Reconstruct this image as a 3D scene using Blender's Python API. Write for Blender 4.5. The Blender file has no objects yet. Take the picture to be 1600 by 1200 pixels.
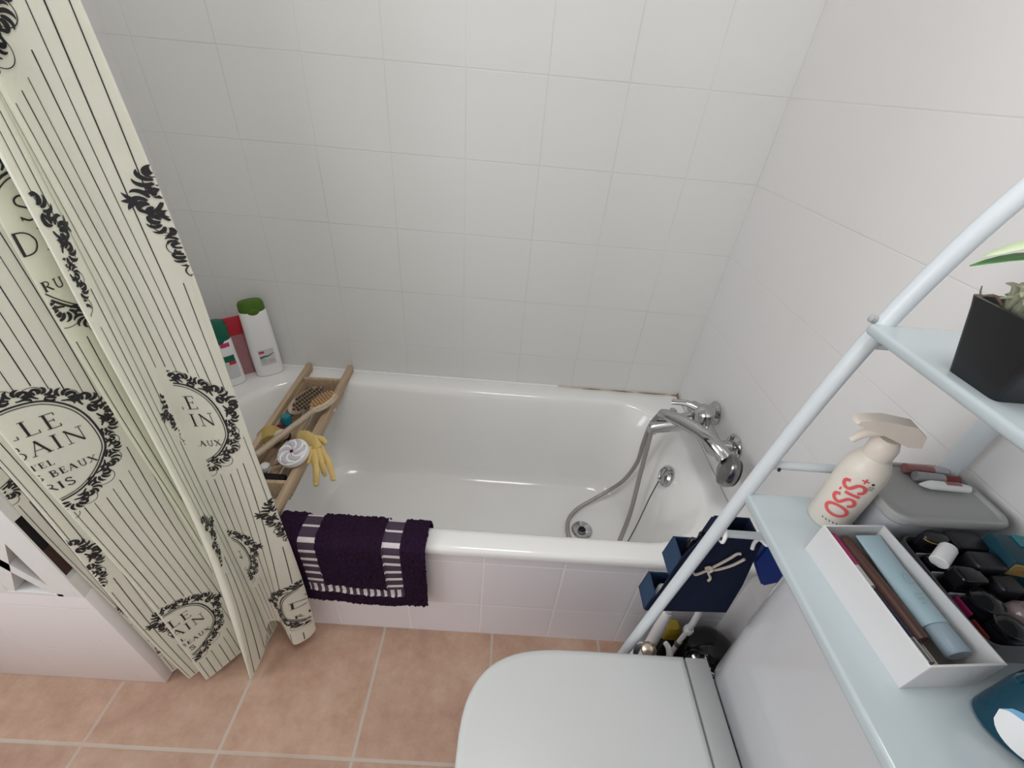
import bpy, bmesh, math, random
from mathutils import Vector, Matrix, noise
R = random.Random(7)
C = bpy.context.scene.collection
PI = math.pi
# ------------------------------------------------------------------ materials
def newmat(name):
    m = bpy.data.materials.new(name); m.use_nodes = True
    nt = m.node_tree; b = nt.nodes['Principled BSDF']
    return m, nt, b
def mat(name, col, rough=.5, metal=0., var=.04, scale=30., bump=0., bscale=200., trans=0., coat=0., ior=1.45, alpha=1., sub=0., spec=.5):
    m, nt, b = newmat(name)
    N = nt.nodes.new; L = nt.links.new
    tc = N('ShaderNodeTexCoord'); nz = N('ShaderNodeTexNoise'); nz.inputs['Scale'].default_value = scale; nz.inputs['Detail'].default_value = 3
    L(tc.outputs['Object'], nz.inputs['Vector'])
    mx = N('ShaderNodeMix'); mx.data_type = 'RGBA'
    a = tuple(max(0, c*(1-var)) for c in col); c2 = tuple(min(1, c*(1+var)) for c in col)
    mx.inputs['A'].default_value = (*a, 1); mx.inputs['B'].default_value = (*c2, 1)
    L(nz.outputs['Fac'], mx.inputs['Factor']); L(mx.outputs['Result'], b.inputs['Base Color'])
    b.inputs['Roughness'].default_value = rough; b.inputs['Metallic'].default_value = metal
    b.inputs['Transmission Weight'].default_value = trans; b.inputs['Coat Weight'].default_value = coat
    b.inputs['IOR'].default_value = ior; b.inputs['Alpha'].default_value = alpha
    b.inputs['Specular IOR Level'].default_value = spec
    if sub: b.inputs['Subsurface Weight'].default_value = sub; b.inputs['Subsurface Radius'].default_value = (.01, .01, .01)
    if bump:
        n2 = N('ShaderNodeTexNoise'); n2.inputs['Scale'].default_value = bscale; L(tc.outputs['Object'], n2.inputs['Vector'])
        bp = N('ShaderNodeBump'); bp.inputs['Strength'].default_value = bump; bp.inputs['Distance'].default_value = .002
        L(n2.outputs['Fac'], bp.inputs['Height']); L(bp.outputs['Normal'], b.inputs['Normal'])
    return m
def tile_mat(name, tile, grout, axes, width, rough, soft=.0012, mottled=0., gvar=0., bump=.25, coat=0., blotch=None):
    """square tiles: axes = [(axis, offset, pitch), ...]; joints as thin grooves"""
    m, nt, b = newmat(name); N = nt.nodes.new; L = nt.links.new
    tc = N('ShaderNodeTexCoord'); sp = N('ShaderNodeSeparateXYZ'); L(tc.outputs['Object'], sp.inputs[0])
    def M(op, a, bb=None, clamp=False):
        n = N('ShaderNodeMath'); n.operation = op; n.use_clamp = clamp
        for i, v in enumerate((a, bb)):
            if v is None: continue
            if isinstance(v, (int, float)): n.inputs[i].default_value = v
            else: L(v, n.inputs[i])
        return n.outputs[0]
    wob = N('ShaderNodeTexNoise'); wob.inputs['Scale'].default_value = 14; L(tc.outputs['Object'], wob.inputs['Vector'])
    wv = M('MULTIPLY', M('SUBTRACT', wob.outputs['Fac'], .5), .0012)
    masks = []; cells = []
    for ax, off, pitch in axes:
        p = M('DIVIDE', M('SUBTRACT', M('ADD', sp.outputs[ax], wv), off), pitch)
        f = M('FRACT', M('ADD', p, 100.)); cells.append(M('FLOOR', M('ADD', p, 100.)))
        d = M('MULTIPLY', M('MINIMUM', f, M('SUBTRACT', 1., f)), pitch)
        mr = N('ShaderNodeMapRange'); mr.inputs['From Min'].default_value = width/2; mr.inputs['From Max'].default_value = width/2+soft
        mr.inputs['To Min'].default_value = 1; mr.inputs['To Max'].default_value = 0; L(d, mr.inputs['Value']); masks.append(mr.outputs[0])
    mask = masks[0]
    for k in masks[1:]: mask = M('MAXIMUM', mask, k)
    # the joints are painted over unevenly
    fade = N('ShaderNodeTexNoise'); fade.inputs['Scale'].default_value = 3.; L(tc.outputs['Object'], fade.inputs['Vector'])
    fr = N('ShaderNodeMapRange'); fr.inputs['From Min'].default_value = .35; fr.inputs['From Max'].default_value = .65
    fr.inputs['To Min'].default_value = 1-gvar; fr.inputs['To Max'].default_value = 1; L(fade.outputs['Fac'], fr.inputs['Value'])
    fm = M('MULTIPLY', mask, fr.outputs[0])
    base = None
    nz = N('ShaderNodeTexNoise'); nz.inputs['Scale'].default_value = 8 if mottled else 4; nz.inputs['Detail'].default_value = 12; nz.inputs['Roughness'].default_value = .74 if mottled else .6
    L(tc.outputs['Object'], nz.inputs['Vector'])
    if mottled:
        cr = N('ShaderNodeValToRGB'); cr.color_ramp.elements[0].position = .3; cr.color_ramp.elements[1].position = .7
        cr.color_ramp.elements[0].color = (*blotch[0], 1); cr.color_ramp.elements[1].color = (*blotch[1], 1)
        e = cr.color_ramp.elements.new(.5); e.color = (*tile, 1)
        L(nz.outputs['Fac'], cr.inputs[0]); base = cr.outputs[0]
        wn = N('ShaderNodeTexWhiteNoise'); wn.noise_dimensions = '2D'; cb = N('ShaderNodeCombineXYZ'); L(cells[0], cb.inputs[0]); L(cells[1], cb.inputs[1]); L(cb.outputs[0], wn.inputs['Vector'])
        hs = N('ShaderNodeHueSaturation'); L(M('ADD', M('MULTIPLY', wn.outputs['Value'], .14), .93), hs.inputs['Value']); L(base, hs.inputs['Color']); base = hs.outputs[0]
    else:
        mx0 = N('ShaderNodeMix'); mx0.data_type = 'RGBA'; L(nz.outputs['Fac'], mx0.inputs['Factor'])
        mx0.inputs['A'].default_value = (*[c*.985 for c in tile], 1); mx0.inputs['B'].default_value = (*[min(1, c*1.015) for c in tile], 1); base = mx0.outputs['Result']
    mx = N('ShaderNodeMix'); mx.data_type = 'RGBA'; L(fm, mx.inputs['Factor']); L(base, mx.inputs['A']); mx.inputs['B'].default_value = (*grout, 1)
    L(mx.outputs['Result'], b.inputs['Base Color']); b.inputs['Roughness'].default_value = rough; b.inputs['Coat Weight'].default_value = coat
    h = M('ADD', M('MULTIPLY', mask, -1.), M('MULTIPLY', nz.outputs['Fac'], .25 if mottled else .12))
    bp = N('ShaderNodeBump'); bp.inputs['Strength'].default_value = bump; bp.inputs['Distance'].default_value = .0015; L(h, bp.inputs['Height']); L(bp.outputs['Normal'], b.inputs['Normal'])
    return m
def wood_mat(name, c1, c2, scale=(60, 4, 60), rough=.65):
    m, nt, b = newmat(name); N = nt.nodes.new; L = nt.links.new
    tc = N('ShaderNodeTexCoord'); mp = N('ShaderNodeMapping'); mp.inputs['Scale'].default_value = scale; L(tc.outputs['Object'], mp.inputs['Vector'])
    nz = N('ShaderNodeTexNoise'); nz.inputs['Scale'].default_value = 2; nz.inputs['Detail'].default_value = 6; L(mp.outputs[0], nz.inputs['Vector'])
    cr = N('ShaderNodeValToRGB'); cr.color_ramp.elements[0].color = (*c1, 1); cr.color_ramp.elements[1].color = (*c2, 1)
    cr.color_ramp.elements[0].position = .3; cr.color_ramp.elements[1].position = .7
    L(nz.outputs['Fac'], cr.inputs[0]); L(cr.outputs[0], b.inputs['Base Color']); b.inputs['Roughness'].default_value = rough
    bp = N('ShaderNodeBump'); bp.inputs['Strength'].default_value = .3; bp.inputs['Distance'].default_value = .001; L(nz.outputs['Fac'], bp.inputs['Height']); L(bp.outputs['Normal'], b.inputs['Normal'])
    return m
def cloth_mat(name, col, thru=.3, var=.05):
    m, nt, b = newmat(name); N = nt.nodes.new; L = nt.links.new
    tc = N('ShaderNodeTexCoord'); nz = N('ShaderNodeTexNoise'); nz.inputs['Scale'].default_value = 7; nz.inputs['Detail'].default_value = 4; L(tc.outputs['Object'], nz.inputs['Vector'])
    mx = N('ShaderNodeMix'); mx.data_type = 'RGBA'; L(nz.outputs['Fac'], mx.inputs['Factor'])
    mx.inputs['A'].default_value = (*[c*(1-var) for c in col], 1); mx.inputs['B'].default_value = (*[min(1, c*(1+var)) for c in col], 1)
    L(mx.outputs['Result'], b.inputs['Base Color']); b.inputs['Roughness'].default_value = .55
    tr = N('ShaderNodeBsdfTranslucent'); L(mx.outputs['Result'], tr.inputs['Color'])
    ms = N('ShaderNodeMixShader'); ms.inputs[0].default_value = thru; L(b.outputs[0], ms.inputs[1]); L(tr.outputs[0], ms.inputs[2])
    L(ms.outputs[0], nt.nodes['Material Output'].inputs['Surface'])
    n2 = N('ShaderNodeTexNoise'); n2.inputs['Scale'].default_value = 25; L(tc.outputs['Object'], n2.inputs['Vector'])
    bp = N('ShaderNodeBump'); bp.inputs['Strength'].default_value = .35; bp.inputs['Distance'].default_value = .004; L(n2.outputs['Fac'], bp.inputs['Height']); L(bp.outputs['Normal'], b.inputs['Normal'])
    return m
# ------------------------------------------------------------------ geometry helpers
def B(): return bmesh.new()
def merge(dst, src):
    me = bpy.data.meshes.new('tmp'); src.to_mesh(me); src.free(); dst.from_mesh(me); bpy.data.meshes.remove(me)
def box(bm, x0, x1, y0, y1, z0, z1, bev=0., seg=2, M=None):
    t = B(); bmesh.ops.create_cube(t, size=1)
    for v in t.verts: v.co = Vector(((x0+x1)/2+v.co.x*(x1-x0), (y0+y1)/2+v.co.y*(y1-y0), (z0+z1)/2+v.co.z*(z1-z0)))
    if bev: bmesh.ops.bevel(t, geom=t.edges[:], offset=bev, segments=seg, profile=.5, affect='EDGES')
    if M: bmesh.ops.transform(t, matrix=M, verts=t.verts[:])
    merge(bm, t)
def loft(bm, loops, cap0=True, cap1=True, closed=True):
    vs = [[bm.verts.new(p) for p in lp] for lp in loops]; n = len(vs[0])
    for a, b in zip(vs, vs[1:]):
        for i in range(n if closed else n-1):
            j = (i+1) % n
            try: bm.faces.new((a[i], a[j], b[j], b[i]))
            except ValueError: pass
    if cap0: bm.faces.new(vs[0][::-1])
    if cap1: bm.faces.new(vs[-1])
    return vs
def axis_mat(o, d, up=(0, 0, 1)):
    q = Vector((0, 0, 1)).rotation_difference(Vector(d).normalized()); return Matrix.Translation(o) @ q.to_matrix().to_4x4()
def lathe(bm, prof, o=(0, 0, 0), d=(0, 0, 1), n=32, sx=1., sy=1., caps=True):
    M = axis_mat(Vector(o), d)
    loops = [[M @ Vector((max(r, 1e-4)*sx*math.cos(2*PI*i/n), max(r, 1e-4)*sy*math.sin(2*PI*i/n), z)) for i in range(n)] for r, z in prof]
    loft(bm, loops, caps, caps)
def smooth_path(pts, sub=6):
    pts = [Vector(p) for p in pts]; out = []
    for i in range(len(pts)-1):
        p0, p1, p2, p3 = pts[max(i-1, 0)], pts[i], pts[i+1], pts[min(i+2, len(pts)-1)]
        for k in range(sub):
            t = k/sub; out.append(.5*((2*p1)+(-p0+p2)*t+(2*p0-5*p1+4*p2-p3)*t*t+(-p0+3*p1-3*p2+p3)*t**3))
    out.append(pts[-1]); return out
def tube(bm, pts, r, n=12, sub=0, flat=1., caps=True):
    if sub:
        k = len(pts); rr = r if isinstance(r, (list, tuple)) else [r]*k
        P = smooth_path(pts, sub); r = []
        for i in range(k-1):
            for s in range(sub): r.append(rr[i]+(rr[i+1]-rr[i])*s/sub)
        r.append(rr[-1])
    else:
        P = [Vector(p) for p in pts]; r = r if isinstance(r, (list, tuple)) else [r]*len(P)
    t0 = (P[1]-P[0]).normalized(); a = t0.orthogonal().normalized()
    loops = []
    for i, p in enumerate(P):
        t = (P[min(i+1, len(P)-1)]-P[max(i-1, 0)]).normalized()
        a = (a-t*a.dot(t)).normalized(); b = t.cross(a)
        loops.append([p+(a*math.cos(2*PI*k/n)+b*math.sin(2*PI*k/n)*flat)*r[i] for k in range(n)])
    loft(bm, loops, caps, caps)
def rr(x0, x1, y0, y1, r, z, k=8):
    """rounded rectangle loop, counter-clockwise"""
    out = []
    for cx, cy, a0 in ((x1-r, y1-r, 0), (x0+r, y1-r, 90), (x0+r, y0+r, 180), (x1-r, y0+r, 270)):
        for i in range(k+1):
            a = math.radians(a0+90*i/k); out.append(Vector((cx+r*math.cos(a), cy+r*math.sin(a), z)))
    return out
def ell(bm, c, rx, ry, rz, M=None, u=20, v=12):
    t = B(); bmesh.ops.create_uvsphere(t, u_segments=u, v_segments=v, radius=1)
    for w in t.verts: w.co = Vector((w.co.x*rx, w.co.y*ry, w.co.z*rz))
    if M: bmesh.ops.transform(t, matrix=M, verts=t.verts[:])
    bmesh.ops.translate(t, vec=Vector(c), verts=t.verts[:]); merge(bm, t)
# ------------------------------------------------------------------ object helpers
WM = {}
def mesh(name, bm, mats, ang=35):
    bmesh.ops.recalc_face_normals(bm, faces=bm.faces[:])
    me = bpy.data.meshes.new(name); bm.to_mesh(me); bm.free()
    for m in (mats if isinstance(mats, (list, tuple)) else [mats]): me.materials.append(m)
    me.shade_smooth(); me.set_sharp_from_angle(angle=math.radians(ang)); return me
def thing(name, label, cat, loc=(0, 0, 0), rz=0., group=None):
    o = bpy.data.objects.new(name, None); C.objects.link(o); o.empty_display_size = .02
    o.location = loc; o.rotation_euler = (0, 0, rz); o['label'] = label; o['category'] = cat
    if group: o['group'] = group
    WM[o.name] = Matrix.Translation(loc) @ Matrix.Rotation(rz, 4, 'Z'); return o
def part(name, bm, m, parent, label=None, local=False, ang=35):
    if not local: bmesh.ops.transform(bm, matrix=WM[parent.name].inverted(), verts=bm.verts[:])
    o = bpy.data.objects.new(name, mesh(name, bm, m, ang)); C.objects.link(o); o.parent = parent; WM[o.name] = WM[parent.name]
    if label: o['label'] = label
    return o
def solo(name, bm, m, label, cat, group=None, ang=35):
    xs = [v.co for v in bm.verts]; lo = [min(v[i] for v in xs) for i in range(3)]; hi = [max(v[i] for v in xs) for i in range(3)]
    loc = Vector(((lo[0]+hi[0])/2, (lo[1]+hi[1])/2, lo[2])); bmesh.ops.translate(bm, vec=-loc, verts=bm.verts[:])
    o = bpy.data.objects.new(name, mesh(name, bm, m, ang)); C.objects.link(o); o.location = loc
    o['label'] = label; o['category'] = cat; WM[o.name] = Matrix.Translation(loc)
    if group: o['group'] = group
    return o
def struct(name, bm, m, parent=None, ang=35):
    o = bpy.data.objects.new(name, mesh(name, bm, m, ang)); C.objects.link(o); WM[o.name] = Matrix()
    if parent: o.parent = parent
    else: o['kind'] = 'structure'
    return o
def copy_thing(root, loc, rz, label, group=None):
    r = root.copy(); C.objects.link(r); r.location = loc; r.rotation_euler = (0, 0, rz); r['label'] = label
    if group: r['group'] = group
    for ch in list(root.children):
        c = ch.copy(); C.objects.link(c); c.parent = r
    return r
# ------------------------------------------------------------------ lettering: strokes -> ribbons in 2-D
TH, TN = .15, .055
GLY = {
 'S': (.66, [([(.58, .80), (.5, .95), (.32, 1), (.14, .88), (.14, .68), (.34, .54), (.56, .4), (.62, .2), (.48, .03), (.28, 0), (.08, .16)], .10), ([(.58, .78), (.58, .97)], TN), ([(.08, .02), (.08, .2)], TN)]),
 'A': (.82, [([(.1, 0), (.41, 1)], TN), ([(.39, 1), (.72, 0)], TH), ([(.22, .36), (.6, .36)], TN), ([(0, .02), (.2, .02)], TN), ([(.58, .02), (.84, .02)], TN)]),
 'L': (.66, [([(.2, 0), (.2, 1)], TH), ([(.06, .02), (.62, .02)], TN), ([(.06, .98), (.34, .98)], TN), ([(.62, 0), (.62, .22)], TN)]),
 'E': (.68, [([(.2, 0), (.2, 1)], TH), ([(.06, .02), (.62, .02)], TN), ([(.06, .98), (.58, .98)], TN), ([(.2, .52), (.48, .52)], TN), ([(.62, 0), (.62, .2)], TN), ([(.58, 1), (.58, .8)], TN), ([(.48, .42), (.48, .62)], TN)]),
 'D': (.86, [([(.2, 0), (.2, 1)], TH), ([(.06, .98), (.4, .98), (.64, .86), (.78, .6), (.76, .36), (.62, .12), (.4, .02), (.06, .02)], .08)]),
 'B': (.74, [([(.2, 0), (.2, 1)], TH), ([(.06, .98), (.4, .98), (.57, .86), (.55, .63), (.36, .53), (.2, .53)], .08), ([(.36, .53), (.58, .46), (.66, .26), (.56, .06), (.36, .02), (.06, .02)], .08)]),
 'I': (.4, [([(.2, 0), (.2, 1)], TH), ([(.06, .02), (.34, .02)], TN), ([(.06, .98), (.34, .98)], TN)]),
 'N': (.92, [([(.18, 0), (.18, 1)], TN), ([(.14, .98), (.76, .02)], TH), ([(.76, 0), (.76, 1)], TN), ([(.04, .02), (.3, .02)], TN), ([(.62, .98), (.9, .98)], TN)]),
 'H': (.9, [([(.2, 0), (.2, 1)], TH), ([(.7, 0), (.7, 1)], TH), ([(.2, .52), (.7, .52)], TN), ([(.06, .02), (.34, .02)], TN), ([(.56, .02), (.84, .02)], TN), ([(.06, .98), (.34, .98)], TN), ([(.56, .98), (.84, .98)], TN)]),
 'O': (.9, [([(.45, 1), (.2, .9), (.07, .62), (.07, .38), (.2, .1), (.45, 0), (.7, .1), (.83, .38), (.83, .62), (.7, .9), (.45, 1)], .1)]),
 'T': (.76, [([(.38, 0), (.38, 1)], TH), ([(.04, .98), (.72, .98)], TN), ([(.24, .02), (.52, .02)], TN), ([(.04, 1), (.04, .8)], TN), ([(.72, 1), (.72, .8)], TN)]),
 'R': (.8, [([(.2, 0), (.2, 1)], TH), ([(.06, .98), (.42, .98), (.6, .84), (.56, .6), (.36, .5), (.2, .5)], .08), ([(.38, .5), (.78, 0)], .12), ([(.06, .02), (.34, .02)], TN)]),
 'U': (.86, [([(.2, 1), (.2, .3), (.3, .06), (.46, 0), (.62, .08), (.68, .3), (.68, 1)], .09), ([(.06, .98), (.34, .98)], TN), ([(.56, .98), (.82, .98)], TN)]),
 'X': (.84, [([(.12, 1), (.72, 0)], TH), ([(.72, 1), (.1, 0)], TN), ([(0, .02), (.22, .02)], TN), ([(.6, .98), (.84, .98)], TN), ([(0, .98), (.26, .98)], TN), ([(.58, .02), (.84, .02)], TN)]),
 'P': (.7, [([(.2, 0), (.2, 1)], TH), ([(.06, .98), (.42, .98), (.62, .84), (.58, .58), (.38, .48), (.2, .48)], .08), ([(.06, .02), (.34, .02)], TN)]),
 ' ': (.4, []),
}
def ribbon(pts, w, step=.004):
    """2-D polyline -> list of quads; w constant or function of t in 0..1"""
    P = []
    for a, b in zip(pts, pts[1:]):
        d = math.hypot(b[0]-a[0], b[1]-a[1]); n = max(1, int(d/step))
        for i in range(n): P.append((a[0]+(b[0]-a[0])*i/n, a[1]+(b[1]-a[1])*i/n))
    P.append(pts[-1]); L = []; m = len(P)
    for i, p in enumerate(P):
        a, b = P[max(0, i-1)], P[min(m-1, i+1)]; dx, dy = b[0]-a[0], b[1]-a[1]; d = math.hypot(dx, dy) or 1
        h = (w(i/(m-1)) if callable(w) else w)/2; L.append(((p[0]-dy/d*h, p[1]+dx/d*h), (p[0]+dy/d*h, p[1]-dx/d*h)))
    return [(L[i][0], L[i][1], L[i+1][1], L[i+1][0]) for i in range(m-1)]
def cr2(pts, sub=4): return [(v.x, v.y) for v in smooth_path([(p[0], p[1], 0) for p in pts], sub)]
def text(s, cx, y, h, bold=1., sp=.08, wide=1.):
    W = sum(GLY[c][0]+sp for c in s)-sp; x = cx-W*h*wide/2; out = []
    for c in s:
        for pl, w in GLY[c][1]:
            q = [(x+px*h*wide, y+py*h) for px, py in (cr2(pl, 3) if len(pl) > 2 else pl)]
            out += ribbon(q, w*h*bold)
        x += (GLY[c][0]+sp)*h*wide
    return out
def curl(x, y, a, ln, turn, w, n=12, accel=1.6):
    """tapering acanthus scroll: heading a, tightening turn"""
    pts = [(x, y)]
    for i in range(n):
        t = i/n; aa = a+turn*(t**accel); pts.append((pts[-1][0]+math.cos(aa)*ln/n, pts[-1][1]+math.sin(aa)*ln/n))
    return ribbon(pts, lambda t: w*(math.sin(PI*min(1, .12+t*.9))**.8)+.0003, step=.01)
def motif():
    q = []
    # inner double frame (bracketed oval)
    half = [(0, .087), (.022, .092), (.048, .088), (.068, .070), (.079, .045), (.083, .012), (.081, -.015), (.072, -.034), (.060, -.052), (.044, -.068), (.024, -.080), (0, -.085)]
    h = cr2(half, 5)
    for s in (1, -1):
        q += ribbon([(s*x, y) for x, y in h], .0014); q += ribbon([(s*x*1.05, y*1.05) for x, y in h], .0028)
    right = []
    def acan(cx, cy, th, z, flip):
        """one acanthus scroll: a volute and a fan of curling leaves around it"""
        th = math.radians(th)
        right.extend(curl(cx-.1*z*math.cos(th), cy-.1*z*math.sin(th), th+flip*1.3, 1.9*z, -flip*6.2, .17*z, n=16))
        for k in range(7):
            a = th+flip*(-1.9+.58*k); l = z*(.80-.05*abs(k-2))
            right.extend(curl(cx+.30*z*math.cos(a), cy+.30*z*math.sin(a), a-flip*.45, l, flip*2.3, .205*z, n=9, accel=1.2))
    for cx, cy, th, z, fl in ((.006, .106, 95, .020, 1), (.029, .104, 70, .020, -1), (.050, .099, 60, .019, 1), (.069, .086, 50, .021, -1), (.088, .068, 35, .024, 1), (.097, .045, 5, .024, -1), (.095, .020, -10, .020, 1), (.090, -.004, -10, .014, -1),
                              (.088, -.024, -25, .017, 1), (.076, -.046, -40, .020, -1), (.058, -.066, -50, .020, 1), (.037, -.086, -60, .020, -1), (.016, -.099, -80, .021, 1)): acan(cx, cy, th, z, fl)
    # leaf tip pointing out at the side
    for a in (-.5, 0, .5): right.extend(curl(.112, .046, a, .016, a*1.2, .0050))
    # fine flourish line loops outside the clusters
    for cx, cy, rd, a0, a1 in ((.018, .112, .013, -.2, 3.3), (.046, .106, .012, -.6, 2.8), (.078, .088, .010, -1., 2.4), (.098, .018, .011, -1.6, 1.6), (.094, -.012, .010, -1.8, 1.5), (.083, -.045, .013, -2., .9), (.060, -.076, .016, -2.2, .5), (.030, -.103, .013, -2.8, .2), (.0, -.122, .012, -3.1, 0)):
        right.extend(ribbon([(cx+rd*math.cos(a0+(a1-a0)*i/14), cy+rd*math.sin(a0+(a1-a0)*i/14)) for i in range(15)], .0009))
    q += right; q += [tuple((-x, y) for x, y in f) for f in right]
    q += text('SALLE', 0, .043, .027, .75, .16); q += text('DE BAIN', 0, .006, .027, .72, .09)
    q += text('HOTEL', 0, -.018, .011, 1.1, .14); q += text('RUE DES BEAUX', 0, -.040, .0125, 1.15, .13); q += text('PARIS', 0, -.066, .015, 1.25, .18)
    return q
# ------------------------------------------------------------------ material library
M_wall = tile_mat('white_painted_tile', (.775, .78, .765), (.68, .685, .675), [(0, 0, .2), (2, 1.3468, .2)], .0015, .30, gvar=.95, bump=.35)
M_wallr = tile_mat('white_painted_side_tile', (.80, .785, .782), (.72, .705, .70), [(2, 1.3468, .2)], .0013, .36, gvar=1., bump=.25)
M_apron = tile_mat('white_apron_tile', (.87, .845, .89), (.97, .96, .97), [(0, -.6672, .2), (2, .3612, .2)], .0042, .28, gvar=.25, bump=.35)
M_part = tile_mat('white_partition_tile', (.86, .815, .83), (.86, .84, .84), [(0, -1.52, .2), (2, .375, .2)], .003, .3, gvar=.6, bump=.3)
M_floor = tile_mat('terracotta_floor_tile', (.45, .285, .205), (.50, .43, .37), [(0, -1.569, .3135), (1, -.991, .3135)], .0055, .48, soft=.002, mottled=1, gvar=.4, bump=.4, blotch=((.35, .20, .145), (.53, .37, .285)))
M_plain = mat('white_plaster', (.80, .79, .78), .7, bump=.1)
M_enamel = mat('bath_enamel', (.90, .895, .88), .14, coat=.4, var=.01, scale=6)
M_ceramic = mat('sanitary_ceramic', (.63, .635, .66), .16, coat=.4, var=.01, scale=6)
M_lid = mat('toilet_lid_plastic', (.62, .635, .635), .28, var=.01, scale=6)
M_hinge = mat('grey_hinge_plastic', (.43, .435, .44), .35, var=.01)
M_chrome = mat('polished_chrome', (.50, .50, .51), .09, 1., var=.02)
M_chromed = mat('dull_chrome', (.24, .235, .24), .22, 1., var=.08)
M_hose = mat('steel_hose_braid', (.42, .40, .38), .35, 1., var=.15, scale=300, bump=.6, bscale=700)
M_wood = wood_mat('pale_bamboo', (.42, .30, .19), (.58, .44, .30))
M_wood2 = wood_mat('greyed_beech', (.42, .33, .25), (.58, .48, .37), (40, 12, 40))
M_nub = mat('wooden_nubs', (.50, .30, .16), .6, var=.2, scale=120)
M_pad = mat('cream_brush_pad', (.74, .62, .40), .7)
M_bristle = mat('brown_bristle', (.20, .15, .10), .9, var=.3, scale=300)
M_curt = cloth_mat('cream_curtain_cloth', (.93, .935, .82), .28)
M_ink = cloth_mat('black_curtain_print', (.018, .018, .022), .03)
M_rug = mat('aubergine_pile', (.026, .011, .030), .95, var=.5, scale=160, bump=1., bscale=420, spec=.1)
M_band = mat('plum_flat_weave', (.082, .060, .090), .9, var=.2, scale=300, bump=.5, bscale=600, spec=.1)
M_stripe = mat('off_white_yarn', (.72, .66, .66), .9, var=.08, scale=200, bump=.4, bscale=500, spec=.1)
M_white = mat('white_plastic', (.90, .90, .91), .32, var=.01)
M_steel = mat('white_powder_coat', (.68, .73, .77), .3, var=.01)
M_shelf = mat('sky_tinted_laminate', (.49, .555, .585), .2, var=.012, scale=8, coat=.3)  # white shelf; the blue sky reflection is put into its base colour
M_navy = mat('navy_felt', (.012, .018, .045), .9, var=.15, scale=80, bump=.4, bscale=500, spec=.2)
M_navyl = mat('navy_lit_front', (.016, .045, .105), .75, var=.12, scale=90, bump=.3, bscale=400)  # lighter copy of the navy; light on the pocket fronts is painted in
M_cord = mat('cotton_cord', (.66, .58, .50), .9, bump=.4, bscale=600)
M_blue = mat('royal_blue_plastic', (.012, .055, .36), .4, var=.05)
M_green = mat('leaf_green_cap', (.065, .15, .012), .4, var=.05)
M_dgreen = mat('bottle_green_cap', (.008, .125, .075), .3, var=.05)
M_pink = mat('magenta_label_tag', (.62, .04, .16), .5)
M_grey = mat('grey_print', (.42, .42, .43), .6)
M_pale = mat('pale_grey_label', (.66, .66, .67), .5)
M_black = mat('glossy_black_plastic', (.006, .006, .008), .10, var=.05)
M_blackm = mat('matt_black_plastic', (.012, .012, .016), .42, var=.1)
M_redp = mat('red_cap', (.55, .03, .05), .35)
M_clearred = mat('pink_tinted_wrap', (.62, .30, .32), .2, trans=.35, var=.15, scale=60)
M_spray = mat('cream_spray_plastic', (.80, .74, .66), .35, var=.012)
M_spray2 = mat('cream_trigger_plastic', (.82, .73, .65), .35, var=.012)
M_coral = mat('coral_lettering', (.78, .115, .115), .5)
M_card = mat('white_card', (.68, .68, .69), .6, var=.012)
M_cardin = mat('dark_card_base', (.34, .31, .28), .7)  # box base toned darker than its white walls
M_gbox = mat('mid_grey_plastic', (.42, .42, .42), .4, var=.02)
M_gboxl = mat('soft_grey_plastic', (.50, .51, .55), .35, var=.02)
M_gtray = mat('grey_tray_plastic', (.17, .17, .18), .3, var=.04)
M_tubeb = mat('pale_blue_tube', (.40, .55, .62), .3, var=.05)
M_tubec = mat('frosted_blue_cap', (.33, .42, .50), .35)
M_brown = mat('brown_tube', (.10, .045, .035), .4, var=.2)
M_navyp = mat('dark_blue_pen', (.012, .018, .05), .3)
M_mag = mat('magenta_plastic', (.30, .015, .10), .3)
M_redd = mat('dark_red_plastic', (.22, .025, .025), .3)
M_gold = mat('brushed_gold_label', (.66, .42, .16), .35, .6)
M_tealb = mat('deep_teal_card', (.008, .05, .075), .4)
M_teal = mat('teal_mouthwash', (.006, .080, .135), .08, trans=.35, var=.1, scale=15)
M_teald = mat('navy_bottle_shoulder', (.008, .035, .065), .15)
M_glass = mat('smoky_clear_dome', (.40, .30, .31), .06, trans=.6, var=.1)
M_lip = mat('rose_lipstick_case', (.36, .15, .15), .35, var=.15, scale=200)
M_lipg = mat('grey_lipstick_case', (.36, .36, .37), .3)
M_potb = mat('black_plant_pot', (.011, .012, .015), .38, var=.05)
M_soil = mat('potting_soil', (.03, .022, .016), .95, var=.5, scale=200, bump=1., bscale=300)
M_leaf = mat('fresh_green_leaf', (.07, .26, .05), .4, var=.3, scale=40)
M_leafw = mat('variegated_leaf', (.58, .68, .46), .45, var=.12, scale=50)
M_succ = mat('dusty_succulent', (.33, .34, .24), .7, var=.2, scale=120)
M_root = mat('dry_stem', (.28, .19, .13), .8)
M_glove = mat('pale_yellow_rubber', (.72, .53, .20), .6, var=.08, scale=40)
M_khaki = mat('khaki_sponge', (.50, .36, .12), .9, var=.15, scale=90, bump=.8, bscale=300)
M_cream = mat('cream_soap', (.74, .64, .50), .5)
M_tealp = mat('turquoise_plastic', (.02, .22, .27), .35)
M_maroon = mat('maroon_cloth', (.10, .012, .04), .9, bump=.5)
M_dark = mat('black_and_hollow_shade', (.012, .009, .010), .8)  # near-black: paints the shade in slot and drain, also colours the tin
M_lilac = mat('lilac_grey_ridges', (.62, .58, .66), .6)
M_lgr = mat('lattice_opening_shade', (.115, .105, .11), .8)  # dark tone painting the shade behind the crossed ribs
M_brwn = mat('brown_slot_tone', (.07, .035, .03), .7)
M_brass = mat('nickel_brass', (.55, .47, .38), .25, 1.)
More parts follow.
